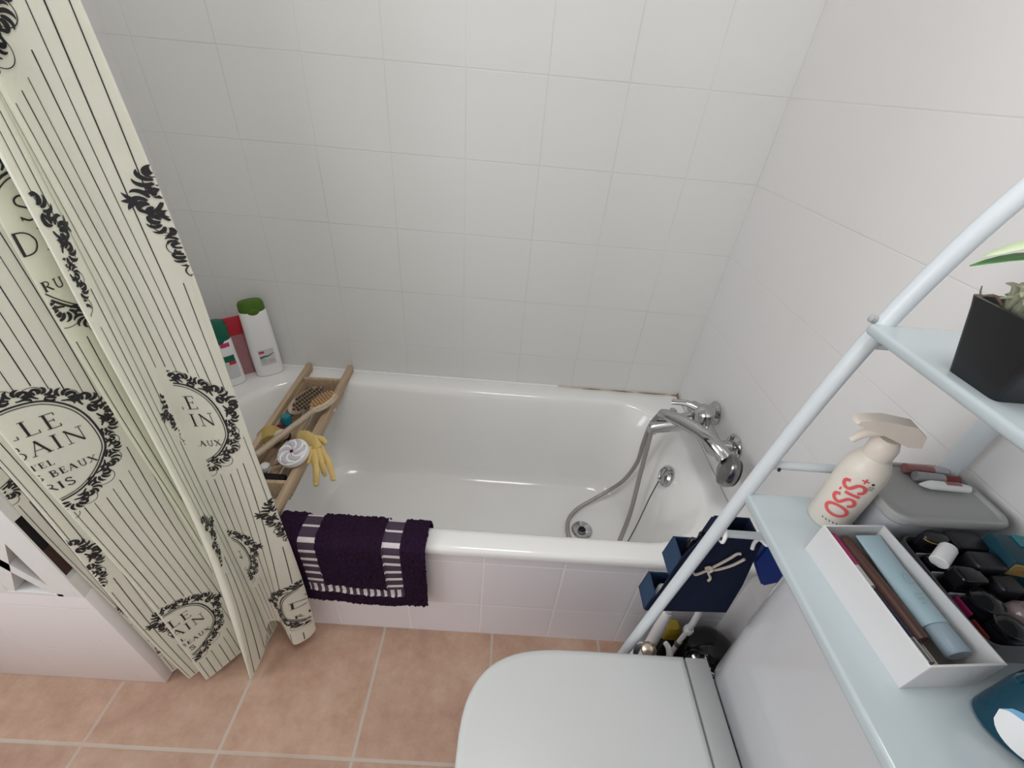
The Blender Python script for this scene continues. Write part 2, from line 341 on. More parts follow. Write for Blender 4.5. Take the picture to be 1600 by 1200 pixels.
M_cleaner = mat('dark_green_bottle', (.010, .030, .016), .25)
M_yellow = mat('olive_yellow_cap', (.33, .23, .02), .5, var=.25, scale=60)
M_rust = mat('rust_stained_sealant', (.62, .55, .46), .7, var=.35, scale=26)
M_rustd = mat('brown_mould_sealant', (.28, .15, .07), .8, var=.6, scale=60)
M_frame = mat('window_frame_white', (.8, .8, .8), .4)
# ------------------------------------------------------------------ the setting
b = B(); box(b, -2.5, .0, -2.5, .0, -.05, 0); struct('floor', b, M_floor)
b = B(); box(b, -1.76, .1, 0, .1, 0, 2.4); struct('wall_back', b, M_wall)
b = B(); box(b, 0, .1, -2.5, 0, 0, 2.4); struct('wall_right', b, M_wallr)
b = B(); box(b, -1.76, -1.66, -.70, 0, 0, 2.4); struct('wall_left', b, M_wallr)
b = B(); box(b, -2.5, -1.66, -.70, -.60, 0, 2.4); struct('wall_recess', b, M_wall)
b = B(); box(b, -2.6, .1, -2.6, -2.5, 0, 2.4); struct('wall_rear', b, M_plain)
b = B(); box(b, -2.6, .1, -2.6, .1, 2.4, 2.5); struct('ceiling', b, M_plain)
WY0, WY1, WZ0, WZ1 = -2.30, -1.00, .95, 2.15
b = B()
box(b, -2.6, -2.5, -2.5, WY0, 0, 2.4); box(b, -2.6, -2.5, WY1, -.6, 0, 2.4); box(b, -2.6, -2.5, WY0, WY1, 0, WZ0); box(b, -2.6, -2.5, WY0, WY1, WZ1, 2.4)
struct('wall_window', b, M_plain)
b = B()
for y0, y1, z0, z1 in ((WY0, WY0+.05, WZ0, WZ1), (WY1-.05, WY1, WZ0, WZ1), (WY0, WY1, WZ0, WZ0+.05), (WY0, WY1, WZ1-.05, WZ1), ((WY0+WY1)/2-.025, (WY0+WY1)/2+.025, WZ0, WZ1)):
    box(b, -2.57, -2.53, y0, y1, z0, z1, .004)
struct('window_1', b, M_frame)
# tiled apron under the bath rim
b = B(); box(b, -1.66, 0, -.689, -.665, 0, .3965); struct('wall_apron', b, M_apron)
# low tiled partition beside the bath, with a pierced screen of crossed ribs on top
b = B(); box(b, -2.5, -1.46, -.86, -.70, 0, .425, .004); wp = struct('wall_partition', b, M_part)
b = B(); z0, cw, chh, bar = .425, .095, .20, .024
for r_ in range(3):
    zz = z0+.008+r_*(chh+bar)
    box(b, -2.5, -1.50, -.86, -.838, zz-bar/2 if r_ else zz-.008, zz)
    for c_ in range(8):
        xr = -1.51-c_*(cw+bar); xl = xr-cw
        box(b, xl-bar, xl, -.86, -.838, zz, zz+chh)
        L_ = math.hypot(cw, chh)
        for sgn in (1, -1):
            M = Matrix.Translation(((xl+xr)/2, -.849, zz+chh/2)) @ Matrix.Rotation(-sgn*math.atan2(chh, cw), 4, 'Y')
            box(b, -L_/2-.012, L_/2+.012, -.0105, .0105, -.0115, .0115, M=M)
    box(b, -2.5, -1.50, -.86, -.838, zz+chh, zz+chh+bar)
box(b, -1.511, -1.46, -.86, -.857, .425, 1.10); box(b, -1.511, -1.462, -.857, -.80, .425, .485); box(b, -1.511, -1.462, -.857, -.80, .665, 1.10)
struct('rib_screen', b, M_plain, wp)
b = B(); box(b, -2.5, -1.512, -.838, -.82, .425, 1.10); struct('screen_opening_shade', b, M_lgr, wp)  # added dark board; its colour stands in for shade in the openings
b = B(); box(b, -1.50, -1.475, -.856, -.802, .568, .665); struct('slot_shade', b, M_dark, wp)  # solid dark block; the slot's inner shade is put into its colour
b = B(); box(b, -1.50, -1.475, -.856, -.802, .485, .566); struct('brown_slot', b, M_brwn, wp)  # brown block painting the dim lower end of the same slot
# sealant bead along the back and right edge of the bath
b = B(); tube(b, [(-1.65, -.003, .4245), (-1.2, -.003, .4245), (-.45, -.003, .4245)], .004, 8); struct('trim_1', b, M_white)
b = B(); tube(b, [(-.45, -.003, .4243), (-.3, -.003, .4245), (-.1, -.003, .4248), (-.003, -.003, .4248), (-.003, -.04, .4246)], .0034, 8); struct('trim_2', b, M_rust)
b = B()
for x0, x1 in ((-.36, -.29), (-.25, -.17), (-.15, -.05), (-.03, -.003)):
    pts = [(x0+(x1-x0)*i/8, -.0062, .4262+R.uniform(-.0008, .0012)) for i in range(9)]; tube(b, pts, [.0006+.0012*math.sin(PI*min(1, max(.05, i/8)))*R.uniform(.5, 1.2) for i in range(9)], 6)
tube(b, [(-.006, -.008, .427), (-.007, -.022, .4268), (-.007, -.034, .4265)], [.0022, .0026, .0008], 6); tube(b, [(-.006, -.006, .428), (-.006, -.006, .437)], [.003, .0008], 6)
struct('trim_3', b, M_rustd)
# ------------------------------------------------------------------ bathtub
tub = thing('bathtub', 'white enamel bathtub built in behind a tiled front panel', 'bathtub', (-.83, -.35, .06))
b = B(); K = 10
L = [rr(-1.659, -.001, -.696, -.001, .004, .398, K), rr(-1.659, -.001, -.698, -.001, .005, .414, K), rr(-1.657, -.002, -.693, -.002, .008, .4215, K), rr(-1.65, -.006, -.684, -.006, .012, .4235, K)]
def tl(x0, x1, y0, y1, r, z): L.append(rr(x0, x1, y0, y1, r, z, K))
tl(-1.512, -.052, -.652, -.056, .20, .4235); tl(-1.503, -.060, -.643, -.064, .195, .4215); tl(-1.495, -.068, -.636, -.072, .19, .415)
tl(-1.488, -.076, -.630, -.078, .186, .402); tl(-1.465, -.104, -.620, -.092, .18, .355); tl(-1.42, -.128, -.605, -.110, .17, .27); tl(-1.36, -.148, -.590, -.126, .16, .17)
tl(-1.30, -.166, -.574, -.140, .15, .105); tl(-1.27, -.180, -.560, -.155, .14, .078); tl(-1.235, -.205, -.538, -.178, .125, .064); tl(-1.18, -.25, -.50, -.215, .10, .059); tl(-1.0, -.32, -.40, -.30, .04, .057)
loft(b, L, False, True); part('basin', b, M_enamel, tub, ang=60)
b = B(); lathe(b, [(.001, 0), (.012, .0), (.014, -.003), (.022, -.001), (.033, .003), (.036, 0), (.034, -.004)], (-.335, -.352, .0635), n=36)
dr = part('drain', b, M_chrome, tub); b = B(); lathe(b, [(.012, 0), (.012, .0028)], (-.335, -.352, .063)); part('drain_hole_shade', b, M_dark, dr)  # the hole is a dark disc, its shade put into the colour
b = B(); lathe(b, [(.030, -.004), (.034, .0), (.033, .006), (.027, .012), (.024, .012), (.022, .009), (.012, .010), (.001, .012)], (-.112, -.338, .345), (-1, 0, .28), n=36); part('overflow_cover', b, M_chrome, tub)
# ------------------------------------------------------------------ wall mixer, hand shower, hose
TZ = .555
tap = thing('mixer_tap', 'chrome bath mixer tap fixed on the wall above the bath end', 'tap', (-.0, -.33, .50))
b = B(); tube(b, [(-.062, -.235, TZ), (-.062, -.255, TZ), (-.062, -.42, TZ), (-.062, -.435, TZ)], [.019, .025, .025, .019], 24)
tube(b, [(-.062, -.30, TZ), (-.10, -.30, TZ-.012), (-.16, -.285, TZ-.045), (-.185, -.28, TZ-.060)], [.028, .027, .0235, .020], 20, sub=6)
tube(b, [(-.178, -.28, TZ-.055), (-.18, -.28, TZ-.078)], [.017, .015], 20)
mb = part('mixer_body', b, M_chrome, tap)
for y in (-.262, -.412):
    b = B(); lathe(b, [(.001, 0), (.034, .0), (.036, .004), (.030, .012), (.018, .016), (.016, .05), (.024, .05), (.024, .065), (.001, .066)], (-.0005, y, TZ), (-1, 0, 0)); part('wall_union', b, M_chrome, tap)
b = B(); lathe(b, [(.029, 0), (.032, .012), (.030, .03), (.017, .041), (.001, .043)], (-.066, -.318, TZ+.018), (-.15, 0, 1))
tube(b, [(-.075, -.315, TZ+.046), (-.115, -.292, TZ+.050), (-.150, -.275, TZ+.038)], [.013, .010, .008], 16, sub=5, flat=.6)
part('control_lever', b, M_chrome, tap)
b = B(); lathe(b, [(.010, 0), (.012, .004), (.012, .016), (.008, .022), (.001, .023)], (-.135, -.275, TZ-.012), (-.1, .1, 1)); part('diverter_knob', b, M_chrome, tap)
b = B(); tube(b, [(-.085, -.40, TZ+.018), (-.10, -.405, TZ+.032)], .011, 16); lathe(b, [(.015, 0), (.017, .006), (.015, .014), (.01, .014)], (-.100, -.405, TZ+.030), (-.5, -.3, .5)); part('shower_cradle', b, M_chrome, tap)
hs = thing('hand_shower', 'chrome hand shower with round dark head lying across the mixer tap', 'shower head', (-.10, -.45, .56))
b = B(); tube(b, [(-.178, -.292, TZ+.006), (-.165, -.318, TZ+.020), (-.135, -.365, TZ+.034), (-.105, -.42, TZ+.044), (-.082, -.462, TZ+.038), (-.066, -.485, TZ+.026)], [.0135, .018, .0195, .019, .020, .022], 18, sub=6, flat=.85); hd = part('handle', b, M_chrome, hs)
hc, hn = Vector((-.060, -.515, TZ+.010)), Vector((.93, -.24, -.16)).normalized()
b = B(); lathe(b, [(.001, -.012), (.030, -.012), (.040, -.007), (.043, .0), (.0435, .008), (.040, .015), (.029, .020), (.012, .023), (.001, .024)], hc, -hn, n=40); hh = part('spray_head', b, M_chromed, hs)
b = B(); lathe(b, [(.001, -.003), (.036, -.003), (.038, .003)], hc+hn*.011, -hn, n=40)
for k in range(3):
    for i in range(6*(k+1)):
        a = 2*PI*i/(6*(k+1)); q = axis_mat(hc+hn*.0145, -hn) @ Vector((.010*(k+1)*math.cos(a), .011*(k+1)*math.sin(a), 0)); ell(b, q, .0016, .0016, .0016, u=6, v=4)
part('spray_plate', b, M_blackm, hh)
b = B(); tube(b, [(-.179, -.29, TZ+.003), (-.186, -.272, .500), (-.188, -.268, .42), (-.184, -.262, .32), (-.198, -.240, .21), (-.232, -.226, .135), (-.290, -.240, .090), (-.345, -.272, .074), (-.382, -.322, .070), (-.385, -.385, .067), (-.355, -.445, .067), (-.30, -.470, .067), (-.250, -.455, .075), (-.222, -.415, .105), (-.196, -.365, .19), (-.186, -.320, .31), (-.183, -.292, .425), (-.182, -.28, TZ-.078)], .0072, 10, sub=10)
# spiral ribs of the steel braid
solo('shower_hose', b, M_hose, 'steel shower hose looping from the mixer tap down into the bath', 'hose')
b = B(); tube(b, [(-.118, -.325, .345), (-.15, -.362, .27), (-.19, -.42, .17), (-.232, -.46, .095), (-.29, -.46, .066), (-.33, -.44, .066)], .0022, 8, sub=6); part('plug_chain', b, M_chromed, tub)
#@@CURTAIN
# ------------------------------------------------------------------ shower curtain on its rail
cols = [  # (x, y) at the hem and at the rail, hem height : front ridges and hidden valleys along the gathered cloth
 ((-1.452, -.842), (-1.456, -.842), .02), ((-1.425, -.822), (-1.43, -.822), .03), ((-1.402, -.855), (-1.414, -.853), .022), ((-1.365, -.825), (-1.375, -.82), .03),
 ((-1.347, -.855), (-1.362, -.848), .03), ((-1.30, -.79), (-1.31, -.79), .03), ((-1.258, -.735), (-1.255, -.735), .035), ((-1.250, -.77), (-1.246, -.775), .035), ((-1.242, -.80), (-1.238, -.80), .035),
 ((-1.238, -.76), (-1.236, -.76), .04), ((-1.235, -.722), (-1.235, -.72), .04), ((-1.246, -.77), (-1.226, -.76), .035), ((-1.256, -.836), (-1.181, -.814), .025), ((-1.246, -.846), (-1.176, -.816), .02),
 ((-1.232, -.80), (-1.182, -.79), .06), ((-1.222, -.765), (-1.190, -.762), .15), ((-1.198, -.758), (-1.150, -.752), .14), ((-1.166, -.774), (-1.118, -.742), .05), ((-1.128, -.752), (-1.100, -.734), .05), ((-1.118, -.735), (-1.096, -.730), .065), ((-1.135, -.722), (-1.11, -.722), .075)]
NCOL = len(cols); SUB, NZ, ZT = 8, 60, 1.93
def colpt(i, v):
    (x0, y0), (x1, y1), zb = cols[i]; z = zb+(ZT-zb)*v
    k = 1-(1-min(1, z/.95))**2.0      # flare settles towards the top
    w = .004*math.sin(7*z+i*1.3)
    if i == 12: w -= .013*math.sin(PI*min(1, z/1.15))      # the front fold rolls over softly
    if i >= 15: w -= .035*max(0, z-1.07)
    return Vector((x0+(x1-x0)*k+w, y0+(y1-y0)*k+(.6*w if i < 12 else 0), z))
GRID = []
for j in range(NZ+1):
    P = [colpt(i, j/NZ) for i in range(NCOL)]; row = []
    for i in range(NCOL-1):
        p0, p1, p2, p3 = P[max(i-1, 0)], P[i], P[i+1], P[min(i+2, NCOL-1)]
        for s in range(SUB):
            t = s/SUB; m1 = (p2-p0)*.32; m2 = (p3-p1)*.32
            row.append((2*t**3-3*t**2+1)*p1+(t**3-2*t**2+t)*m1+(-2*t**3+3*t**2)*p2+(t**3-t**2)*m2)
    row.append(P[-1]); GRID.append(row)
def surf(c, z):
    i = min(max(c*SUB, 0), (NCOL-1)*SUB-1e-6); i0 = int(i); fi = i-i0
    zb = GRID[0][i0].z*(1-fi)+GRID[0][i0+1].z*fi; v = (z-zb)/(ZT-zb)*NZ
    if v < 0 or v > NZ-1e-6: return None
    j0 = int(v); fj = v-j0; a, b_, c_, d = GRID[j0][i0], GRID[j0][i0+1], GRID[j0+1][i0], GRID[j0+1][i0+1]
    p = (a*(1-fi)+b_*fi)*(1-fj)+(c_*(1-fi)+d*fi)*fj; n = (b_-a).cross(c_-a)
    return p, n.normalized()
class Panel:
    def __init__(s, c0, c1, zr=.7):
        s.c0, s.c1 = c0, c1; s.t = [(c0, 0.)]; N = int((c1-c0)*16); prev = surf(c0, zr)[0]; acc = 0
        for k in range(1, N+1):
            c = c0+(c1-c0)*k/N; p = surf(c, zr)[0]; acc += (p-prev).length; prev = p; s.t.append((c, acc))
        s.W = acc
    def c(s, w):
        for (a, wa), (b_, wb) in zip(s.t, s.t[1:]):
            if w <= wb: return a+(b_-a)*(w-wa)/max(1e-9, wb-wa)
        return s.c1
PAN = {'P1': Panel(0, 1), 'P2': Panel(2, 3), 'P5': Panel(4, 6), 'U': Panel(8, 10), 'B': Panel(13, 15), 'A': Panel(15, 19), 'h1': Panel(1, 2), 'h2': Panel(3, 4), 'h3': Panel(6, 8), 'h4': Panel(10, 12), 'h6': Panel(12, 13), 'h5': Panel(19, 20)}
#@@END
MOT = [('P5', 0., .81), ('P5', -.015, .24), ('P5', .243, 1.115), ('P5', .0, 1.39), ('U', .070, 1.115), ('B', -.087, 1.115), ('B', .157, .815), ('B', -.085, .56), ('B', .0, 1.41), ('A', -.014, .815, .016), ('A', .195, 1.135), ('A', -.045, 1.40),
       ('A', .192, .53), ('A', .155, .205), ('A', -.06, .43), ('P1', -.03, .81), ('P1', -.03, .225), ('P2', -.085, .52), ('P2', .135, .235), ('P2', -.06, 1.1), ('P1', -.04, 1.39), ('A', .0, 1.70), ('P5', 0., 1.69)]
cur = thing('shower_curtain', 'cream shower curtain printed with black stripes and ornate text cartouches', 'shower curtain', (-1.28, -.79, .02))
b = B(); G = [[b.verts.new(p) for p in row] for row in GRID]
for j in range(NZ):
    for i in range(len(G[0])-1): b.faces.new((G[j][i], G[j][i+1], G[j+1][i+1], G[j+1][i]))
CAMP = Vector((-.657, -1.2926, 1.3432))
def put(panel, quad, off=.0007):
    pn = PAN[panel]; vs = []
    for w, z in quad:
        if w < .0005 or w > pn.W-.0005: return
        s = surf(pn.c(w), z)
        if s is None: return
        p, n = s
        if n.dot(CAMP-p) < 0: n = -n
        vs.append(p+n*off)
    f = b.faces.new([b.verts.new(v) for v in vs]); f.material_index = 1
ART = motif()
for pk, mw, mz, *cut in MOT:
    for q in ART:
        if cut and min(mw+x for x, z in q) < cut[0]: continue      # the rest of this cartouche is folded into the pleat
        put(pk, [(mw+x, mz+z) for x, z in q], .0009)
for pk, pn in PAN.items():
    k = 0; w = .006
    while w < pn.W-.002:
        z = .03; ms = [(mw, mz) for p2, mw, mz, *cut in MOT if p2 == pk]; seg = .012
        wd = .0013 if k % 2 else .00095
        while z < 1.88:
            if not any((abs(w-mw)/.108)**2.6+(abs(z+seg/2-mz)/.124)**2.6 < 1 for mw, mz in ms): put(pk, [(w-wd/2, z), (w+wd/2, z), (w+wd/2, z+seg), (w-wd/2, z+seg)])
            z += seg
        k += 1; w += .0135 if k % 3 else .0165
part('printed_cloth', b, [M_curt, M_ink], cur, ang=70)
b = B(); tube(b, [(-1.66, -.775, 1.95), (0, -.775, 1.95)], .012, 16); solo('curtain_rail', b, M_steel, 'white rail above the bath that the curtain hangs from', 'rail')
# ------------------------------------------------------------------ bath mat draped over the rim
prof = smooth_path([(-.606, .335), (-.616, .385), (-.634, .4275), (-.668, .4345), (-.694, .4315), (-.7065, .418), (-.709, .38), (-.709, .30), (-.710, .186)], 14)
Lp = [0.]
for p, q in zip(prof, prof[1:]): Lp.append(Lp[-1]+(q-p).length)
TOT = Lp[-1]; NU, NV = 150, 120; X0, X1 = -1.165, -.802
def pathpt(s):
    s = min(max(s, 0), TOT-1e-6)
    for i in range(len(Lp)-1):
        if s <= Lp[i+1]:
            t = (s-Lp[i])/(Lp[i+1]-Lp[i]); p = prof[i].lerp(prof[i+1], t); d = (prof[i+1]-prof[i]).normalized(); return p, Vector((d.y, -d.x, 0))
b = B(); V = []; W = X1-X0
def kind(u, s):
    d = TOT-s      # distance from the hanging edge
    for c in (.062, W-.062-.042):
        if c < u < c+.042 and d >= .076:
            if abs(((d-.075) % .031)-.0155) < .0042 and d > .075: return 2
            return 1
    if .048 < d < .076 and .062 < u < W-.062:
        return 2 if abs((u % .0175)-.008) < .0044 else 1
    return 0
for j in range(NV+1):
    row = []
    for i in range(NU+1):
        u = W*i/NU; s = TOT*j/NV; edge = .005*noise.noise(Vector((u*60, s*60, 1.)))
        s2 = s; x = X0+u
        if j == NV: s2 = TOT-.004+edge
        if i == NU: x = X1-.003+.006*noise.noise(Vector((s*90, 3, 0)))
        p, n = pathpt(s2); wv = .004*math.sin(u*38+1)*min(1, max(0, (s-.2)/.2))
        k = kind(u, s); h = .0075+.0045*noise.noise(Vector((u*130, s*130, 0)))+.0022*noise.noise(Vector((u*420, s*420, 5))) if k == 0 else (.0032 if k == 1 else .0042)
        if 0 < i < NU and 0 < j < NV: pass
        else: h *= .35
        slump = .006*math.sin(u*21)*min(1, s/TOT*1.4)
        row.append(b.verts.new((x, p.x-abs(n.x)*0+(-h if False else 0)+n.x*h-abs(wv)*.5, p.y+n.y*h+slump*(1 if s > .25 else 0))))
    V.append(row)
for j in range(NV):
    for i in range(NU):
        f = b.faces.new((V[j][i], V[j][i+1], V[j+1][i+1], V[j+1][i])); f.material_index = kind(W*(i+.5)/NU, TOT*(j+.5)/NV)
rug = solo('bath_mat', b, [M_rug, M_band, M_stripe], 'dark purple fluffy bath mat with white-striped bands draped over the bath rim', 'bath mat', ang=80)
sm = rug.modifiers.new('thickness', 'SOLIDIFY'); sm.thickness = .006; sm.offset = -1 if True else 1
# ------------------------------------------------------------------ wooden bath caddy and what it holds
ca, CM = 2.2, None
cad = thing('bath_caddy', 'wooden slatted bath caddy laid across the bath rim, filled with brushes', 'bath caddy', (-1.262, -.33, .424), math.radians(2.2))
def cbox(x0, x1, y0, y1, z0, z1, bev=.003):
    q = B(); box(q, x0, x1, y0, y1, z0, z1, bev); return q
for x in (-.0715, .0715): part('side_rail', cbox(x-.009, x+.009, -.322, .318, .0005, .031, .005), M_wood, cad, local=True)
for y in (.232, -.225): part('end_board', cbox(-.0625, .0625, y-.006, y+.006, -.040, .026), M_wood, cad, local=True)
for k in range(4): part('base_slat', cbox(-.062+k*.0325, -.062+k*.0325+.027, -.219, .226, -.040, -.032, .002), M_wood, cad, local=True)
for x in (-.061, .061): part('side_board', cbox(x-.002, x+.002, -.219, .226, -.040, .012, .001), M_wood, cad, local=True)
FL = .3925
# massage brush with nubs
tb = thing('massage_brush', 'long handled wooden massage brush with rounded brown nubs on an oval head', 'brush', (-1.21, -.30, .45))
hdir = Vector((-.075, -.185, -.004)); hx = Vector((-1.198, -.262, .478))
ang = math.atan2(hdir.y, hdir.x)
MH = Matrix.Translation(hx) @ Matrix.Rotation(ang, 4, 'Z') @ Matrix.Rotation(.25, 4, 'X')
b = B(); ell(b, (0, 0, 0), .053, .032, .011, u=28, v=14); bmesh.ops.transform(b, matrix=MH, verts=b.verts[:]); part('brush_head', b, M_wood2, tb)
b = B(); lathe(b, [(.046, 0), (.044, .004), (.001, .0045)], (0, 0, .0075), sy=.56, n=36); bmesh.ops.transform(b, matrix=MH, verts=b.verts[:]); pd = part('rubber_pad', b, M_pad, tb)
for ix in range(-4, 5):
    for iy in range(-2, 3):
        x, y = ix*.0098+(iy % 2)*.0049, iy*.0092
        if (x/.042)**2+(y/.024)**2 > .95: continue
        b = B(); lathe(b, [(.0034, 0), (.0043, .004), (.0040, .008), (.0012, .0098)], (x, y, .0115), n=10); bmesh.ops.transform(b, matrix=MH, verts=b.verts[:]); part('nub', b, M_nub, tb)
b = B(); e0 = MH @ Vector((.040, 0, 0)); e1 = e0+hdir*1.05
tube(b, [e0, e0.lerp(e1, .2), e0.lerp(e1, .6), e1], [.013, .0125, .0145, .013], 14, sub=5, flat=.7); part('handle', b, M_wood2, tb)
# bristle brush
bb = thing('bristle_brush', 'oval wooden bristle brush lying on its side at the far end of the caddy', 'brush', (-1.285, -.215, .44))
MB_ = Matrix.Translation((-1.276, -.212, .444)) @ Matrix.Rotation(math.radians(68), 4, 'Z') @ Matrix.Rotation(math.radians(38), 4, 'X')
b = B(); ell(b, (0, 0, 0), .074, .030, .010, u=28, v=12); bmesh.ops.transform(b, matrix=MB_, verts=b.verts[:]); part('wooden_back', b, M_wood2, bb)
b = B()
for ix in range(-6, 7):
    for iy in range(-2, 3):
        if (ix/6.6)**2+(iy/2.5)**2 > .95: continue
        tube(b, [(ix*.0100, iy*.0095, .006), (ix*.0103, iy*.0100, .024)], [.0034, .0044], 7)
bmesh.ops.transform(b, matrix=MB_, verts=b.verts[:]); tf = part('bristles', b, M_bristle, bb); tf['kind'] = 'stuff'
# scrubbing disc
dc = thing('pumice_disc', 'round white foot scrubber with swirling ridges on the caddy edge', 'scrubber', (-1.192, -.487, .455))
MD = Matrix.Translation((-1.196, -.480, .480)) @ Matrix.Scale(1.16, 4) @ Matrix.Rotation(math.radians(16), 4, 'X') @ Matrix.Rotation(math.radians(-10), 4, 'Y')
b = B(); lathe(b, [(.001, -.011), (.030, -.011), (.0345, -.007), (.0355, .0), (.0345, .006), (.031, .008), (.001, .008)], n=40); bmesh.ops.transform(b, matrix=MD, verts=b.verts[:]); part('disc', b, M_white, dc)
for k in range(12):
    b = B(); a = 2*PI*k/12; pts = [(r*math.cos(a+t), r*math.sin(a+t), .0085) for r, t in ((.007, 0), (.014, .14), (.021, .38), (.027, .72), (.0305, 1.05))]
    tube(b, pts, [.0018, .0032, .0044, .0042, .0022], 8, sub=3); bmesh.ops.transform(b, matrix=MD, verts=b.verts[:]); part('swirl_ridge', b, M_lilac if k % 2 else M_white, dc)
b = B(); ell(b, (0, 0, .0095), .0042, .0042, .003, u=12, v=8); bmesh.ops.transform(b, matrix=MD, verts=b.verts[:]); part('centre_stud', b, M_maroon, dc)
# rubber glove hanging over the caddy rail
b = B()
tube(b, [(-1.225, -.392, .458), (-1.200, -.405, .4655), (-1.172, -.425, .4685), (-1.148, -.452, .464)], [.016, .021, .023, .020], 14, sub=5, flat=.34)
for pts, rad in (([(-1.155, -.432, .465), (-1.130, -.455, .458), (-1.104, -.484, .440), (-1.092, -.506, .418)], [.012, .0095, .009, .007]), ([(-1.158, -.455, .465), (-1.140, -.487, .458), (-1.130, -.512, .442), (-1.128, -.528, .420)], [.013, .011, .010, .008]),
                 ([(-1.150, -.445, .466), (-1.132, -.472, .460), (-1.120, -.492, .444), (-1.116, -.498, .425)], [.012, .0085, .008, .006]), ([(-1.178, -.412, .470), (-1.156, -.408, .468), (-1.140, -.416, .461)], [.012, .010, .007]), ([(-1.170, -.448, .468), (-1.160, -.474, .464), (-1.158, -.488, .457)], [.011, .009, .006])):
    tube(b, pts, rad, 10, sub=4, flat=.7)
    ell(b, pts[-1], rad[-1], rad[-1], rad[-1], u=10, v=6)
for v in b.verts: v.co += Vector((noise.noise(v.co*60), noise.noise(v.co*60+Vector((5, 0, 0))), noise.noise(v.co*50+Vector((0, 9, 0)))))*.0022
solo('rubber_glove', b, M_glove, 'pale yellow rubber glove slumped over the caddy rail', 'glove')
b = B(); t_ = B(); bmesh.ops.create_cube(t_, size=1); bmesh.ops.subdivide_edges(t_, edges=t_.edges[:], cuts=5, use_grid_fill=True)
for v in t_.verts:
    q = v.co.copy(); f = 1-.25*((q.x*2)**4+(q.y*2)**4)/2; v.co = Vector((q.x*.075*f, q.y*.055*f, q.z*.022+.010*math.cos(q.x*5)+.002*noise.noise(q*9)))
bmesh.ops.transform(t_, matrix=Matrix.Translation((-1.315, -.382, .441)) @ Matrix.Rotation(.5, 4, 'Z'), verts=t_.verts[:]); merge(b, t_)
solo('sponge', b, M_khaki, 'khaki bath sponge bulging over the left caddy rail', 'sponge')
b = B(); ell(b, (-1.277, -.386, .452), .021, .019, .014); solo('soap_bar', b, M_cream, 'rounded cream soap bar beside the khaki sponge', 'soap')
b = B(); lathe(b, [(.001, 0), (.013, 0), (.014, .003), (.015, .050), (.012, .055), (.001, .055)], (-1.306, -.298, FL), n=20); solo('turquoise_tub', b, M_tealp, 'small turquoise plastic tub between the bristle brush and the caddy rail', 'tub')
b = B(); ell(b, (-1.314, -.338, FL+.022), .024, .024, .022); ell(b, (-1.296, -.345, FL+.018), .018, .016, .018); solo('wash_cloth', b, M_maroon, 'crumpled maroon cloth under the sponge in the caddy', 'cloth')
b = B(); box(b, -1.300, -1.216, -.541, -.502, FL+.0005, FL+.030, .006); solo('black_tin', b, M_dark, 'flat black tin lying in the near end of the caddy', 'tin')
b = B(); lathe(b, [(.001, 0), (.012, 0), (.0125, .012), (.009, .016), (.001, .017)], (-1.279, -.490, FL+.030), n=20); solo('white_pot_lid', b, M_white, 'small white screw lid beside the brush handle in the caddy', 'lid')
b = B(); tube(b, [(-1.215, -.445, FL+.034), (-1.258, -.475, FL+.036)], .006, 12); tube(b, [(-1.258, -.475, FL+.036), (-1.266, -.481, FL+.036)], .0035, 10); solo('nail_brush', b, M_lip, 'thin rose brown handle lying under the white scrubber in the caddy', 'brush')
b = B(); box(b, -1.215, -1.196, -.40, -.33, FL+.0005, FL+.046, .004); solo('loofah_pad', b, mat('grey_green_loofah', (.22, .23, .17), .9, var=.5, scale=200, bump=1.), 'grey green loofah pad half hidden under the brush handle', 'loofah')
b = B(); lathe(b, [(.001, 0), (.013, 0), (.014, .042), (.010, .050), (.001, .051)], (-1.214, -.195, FL+.0005), n=20); solo('clear_cap', b, M_white, 'small white cap behind the massage brush head', 'cap')
# ------------------------------------------------------------------ bottles on the bath ledge
def bottle(name, label, loc, rz, w, d, h, capm, caph, bodytaper=.78):
    t = thing(name, label, 'bottle', loc, rz)
    def el(rx, ry, z, n=40): return [Vector((rx*abs(math.cos(2*PI*i/n))**.75*(1 if math.cos(2*PI*i/n) >= 0 else -1), ry*math.sin(2*PI*i/n), z)) for i in range(n)]
    b = B(); hb = h-caph
    loft(b, [el(w*.46, d*.42, 0), el(w*.50, d*.5, .004), el(w*.505, d*.5, hb*.35), el(w*.48, d*.49, hb*.7), el(w*bodytaper*.55, d*.46, hb*.95), el(w*bodytaper*.5, d*.42, hb)]); part('body', b, M_white, t, local=True)
    b = B(); f = bodytaper
    loft(b, [el(w*f*.515, d*.44, hb-.006), el(w*f*.53, d*.45, hb+.002), el(w*f*.52, d*.45, h-.010), el(w*f*.46, d*.40, h-.002), el(w*f*.40, d*.33, h)]); c = part('flip_cap', b, capm, t, local=True)
    b = B(); ell(b, (0, -d*.40, hb-.004), w*.20, d*.09, .014, u=16, v=10); part('cap_thumb_tab', b, capm, c, local=True)
    return t
def patch(t, parent, name, m, x0, x1, z0, z1, w, d, off=.0006):
    """thin label following the oval front of a bottle"""
    b = B(); n = 10; V = []
    for i in range(n+1):
        x = x0+(x1-x0)*i/n; u = min(.98, abs(x)/(w*.5)); y = -d*.5*math.sqrt(1-u**2.67)-off; V.append((b.verts.new((x, y, z0)), b.verts.new((x, y, z1))))
    for a, c in zip(V, V[1:]): b.faces.new((a[0], c[0], c[1], a[1]))
    return part(name, b, m, parent, local=True)
BW, BD, BH = .086, .046, .276
t1 = bottle('shampoo_bottle', 'tall white shampoo bottle with a leaf green cap in the bath corner', (-1.474, -.050, .4240), math.radians(38), BW, BD, BH, M_green, .030, .84)
lb = patch(t1, t1, 'back_label', M_pale, -.022, .026, .045, .105, BW, BD)
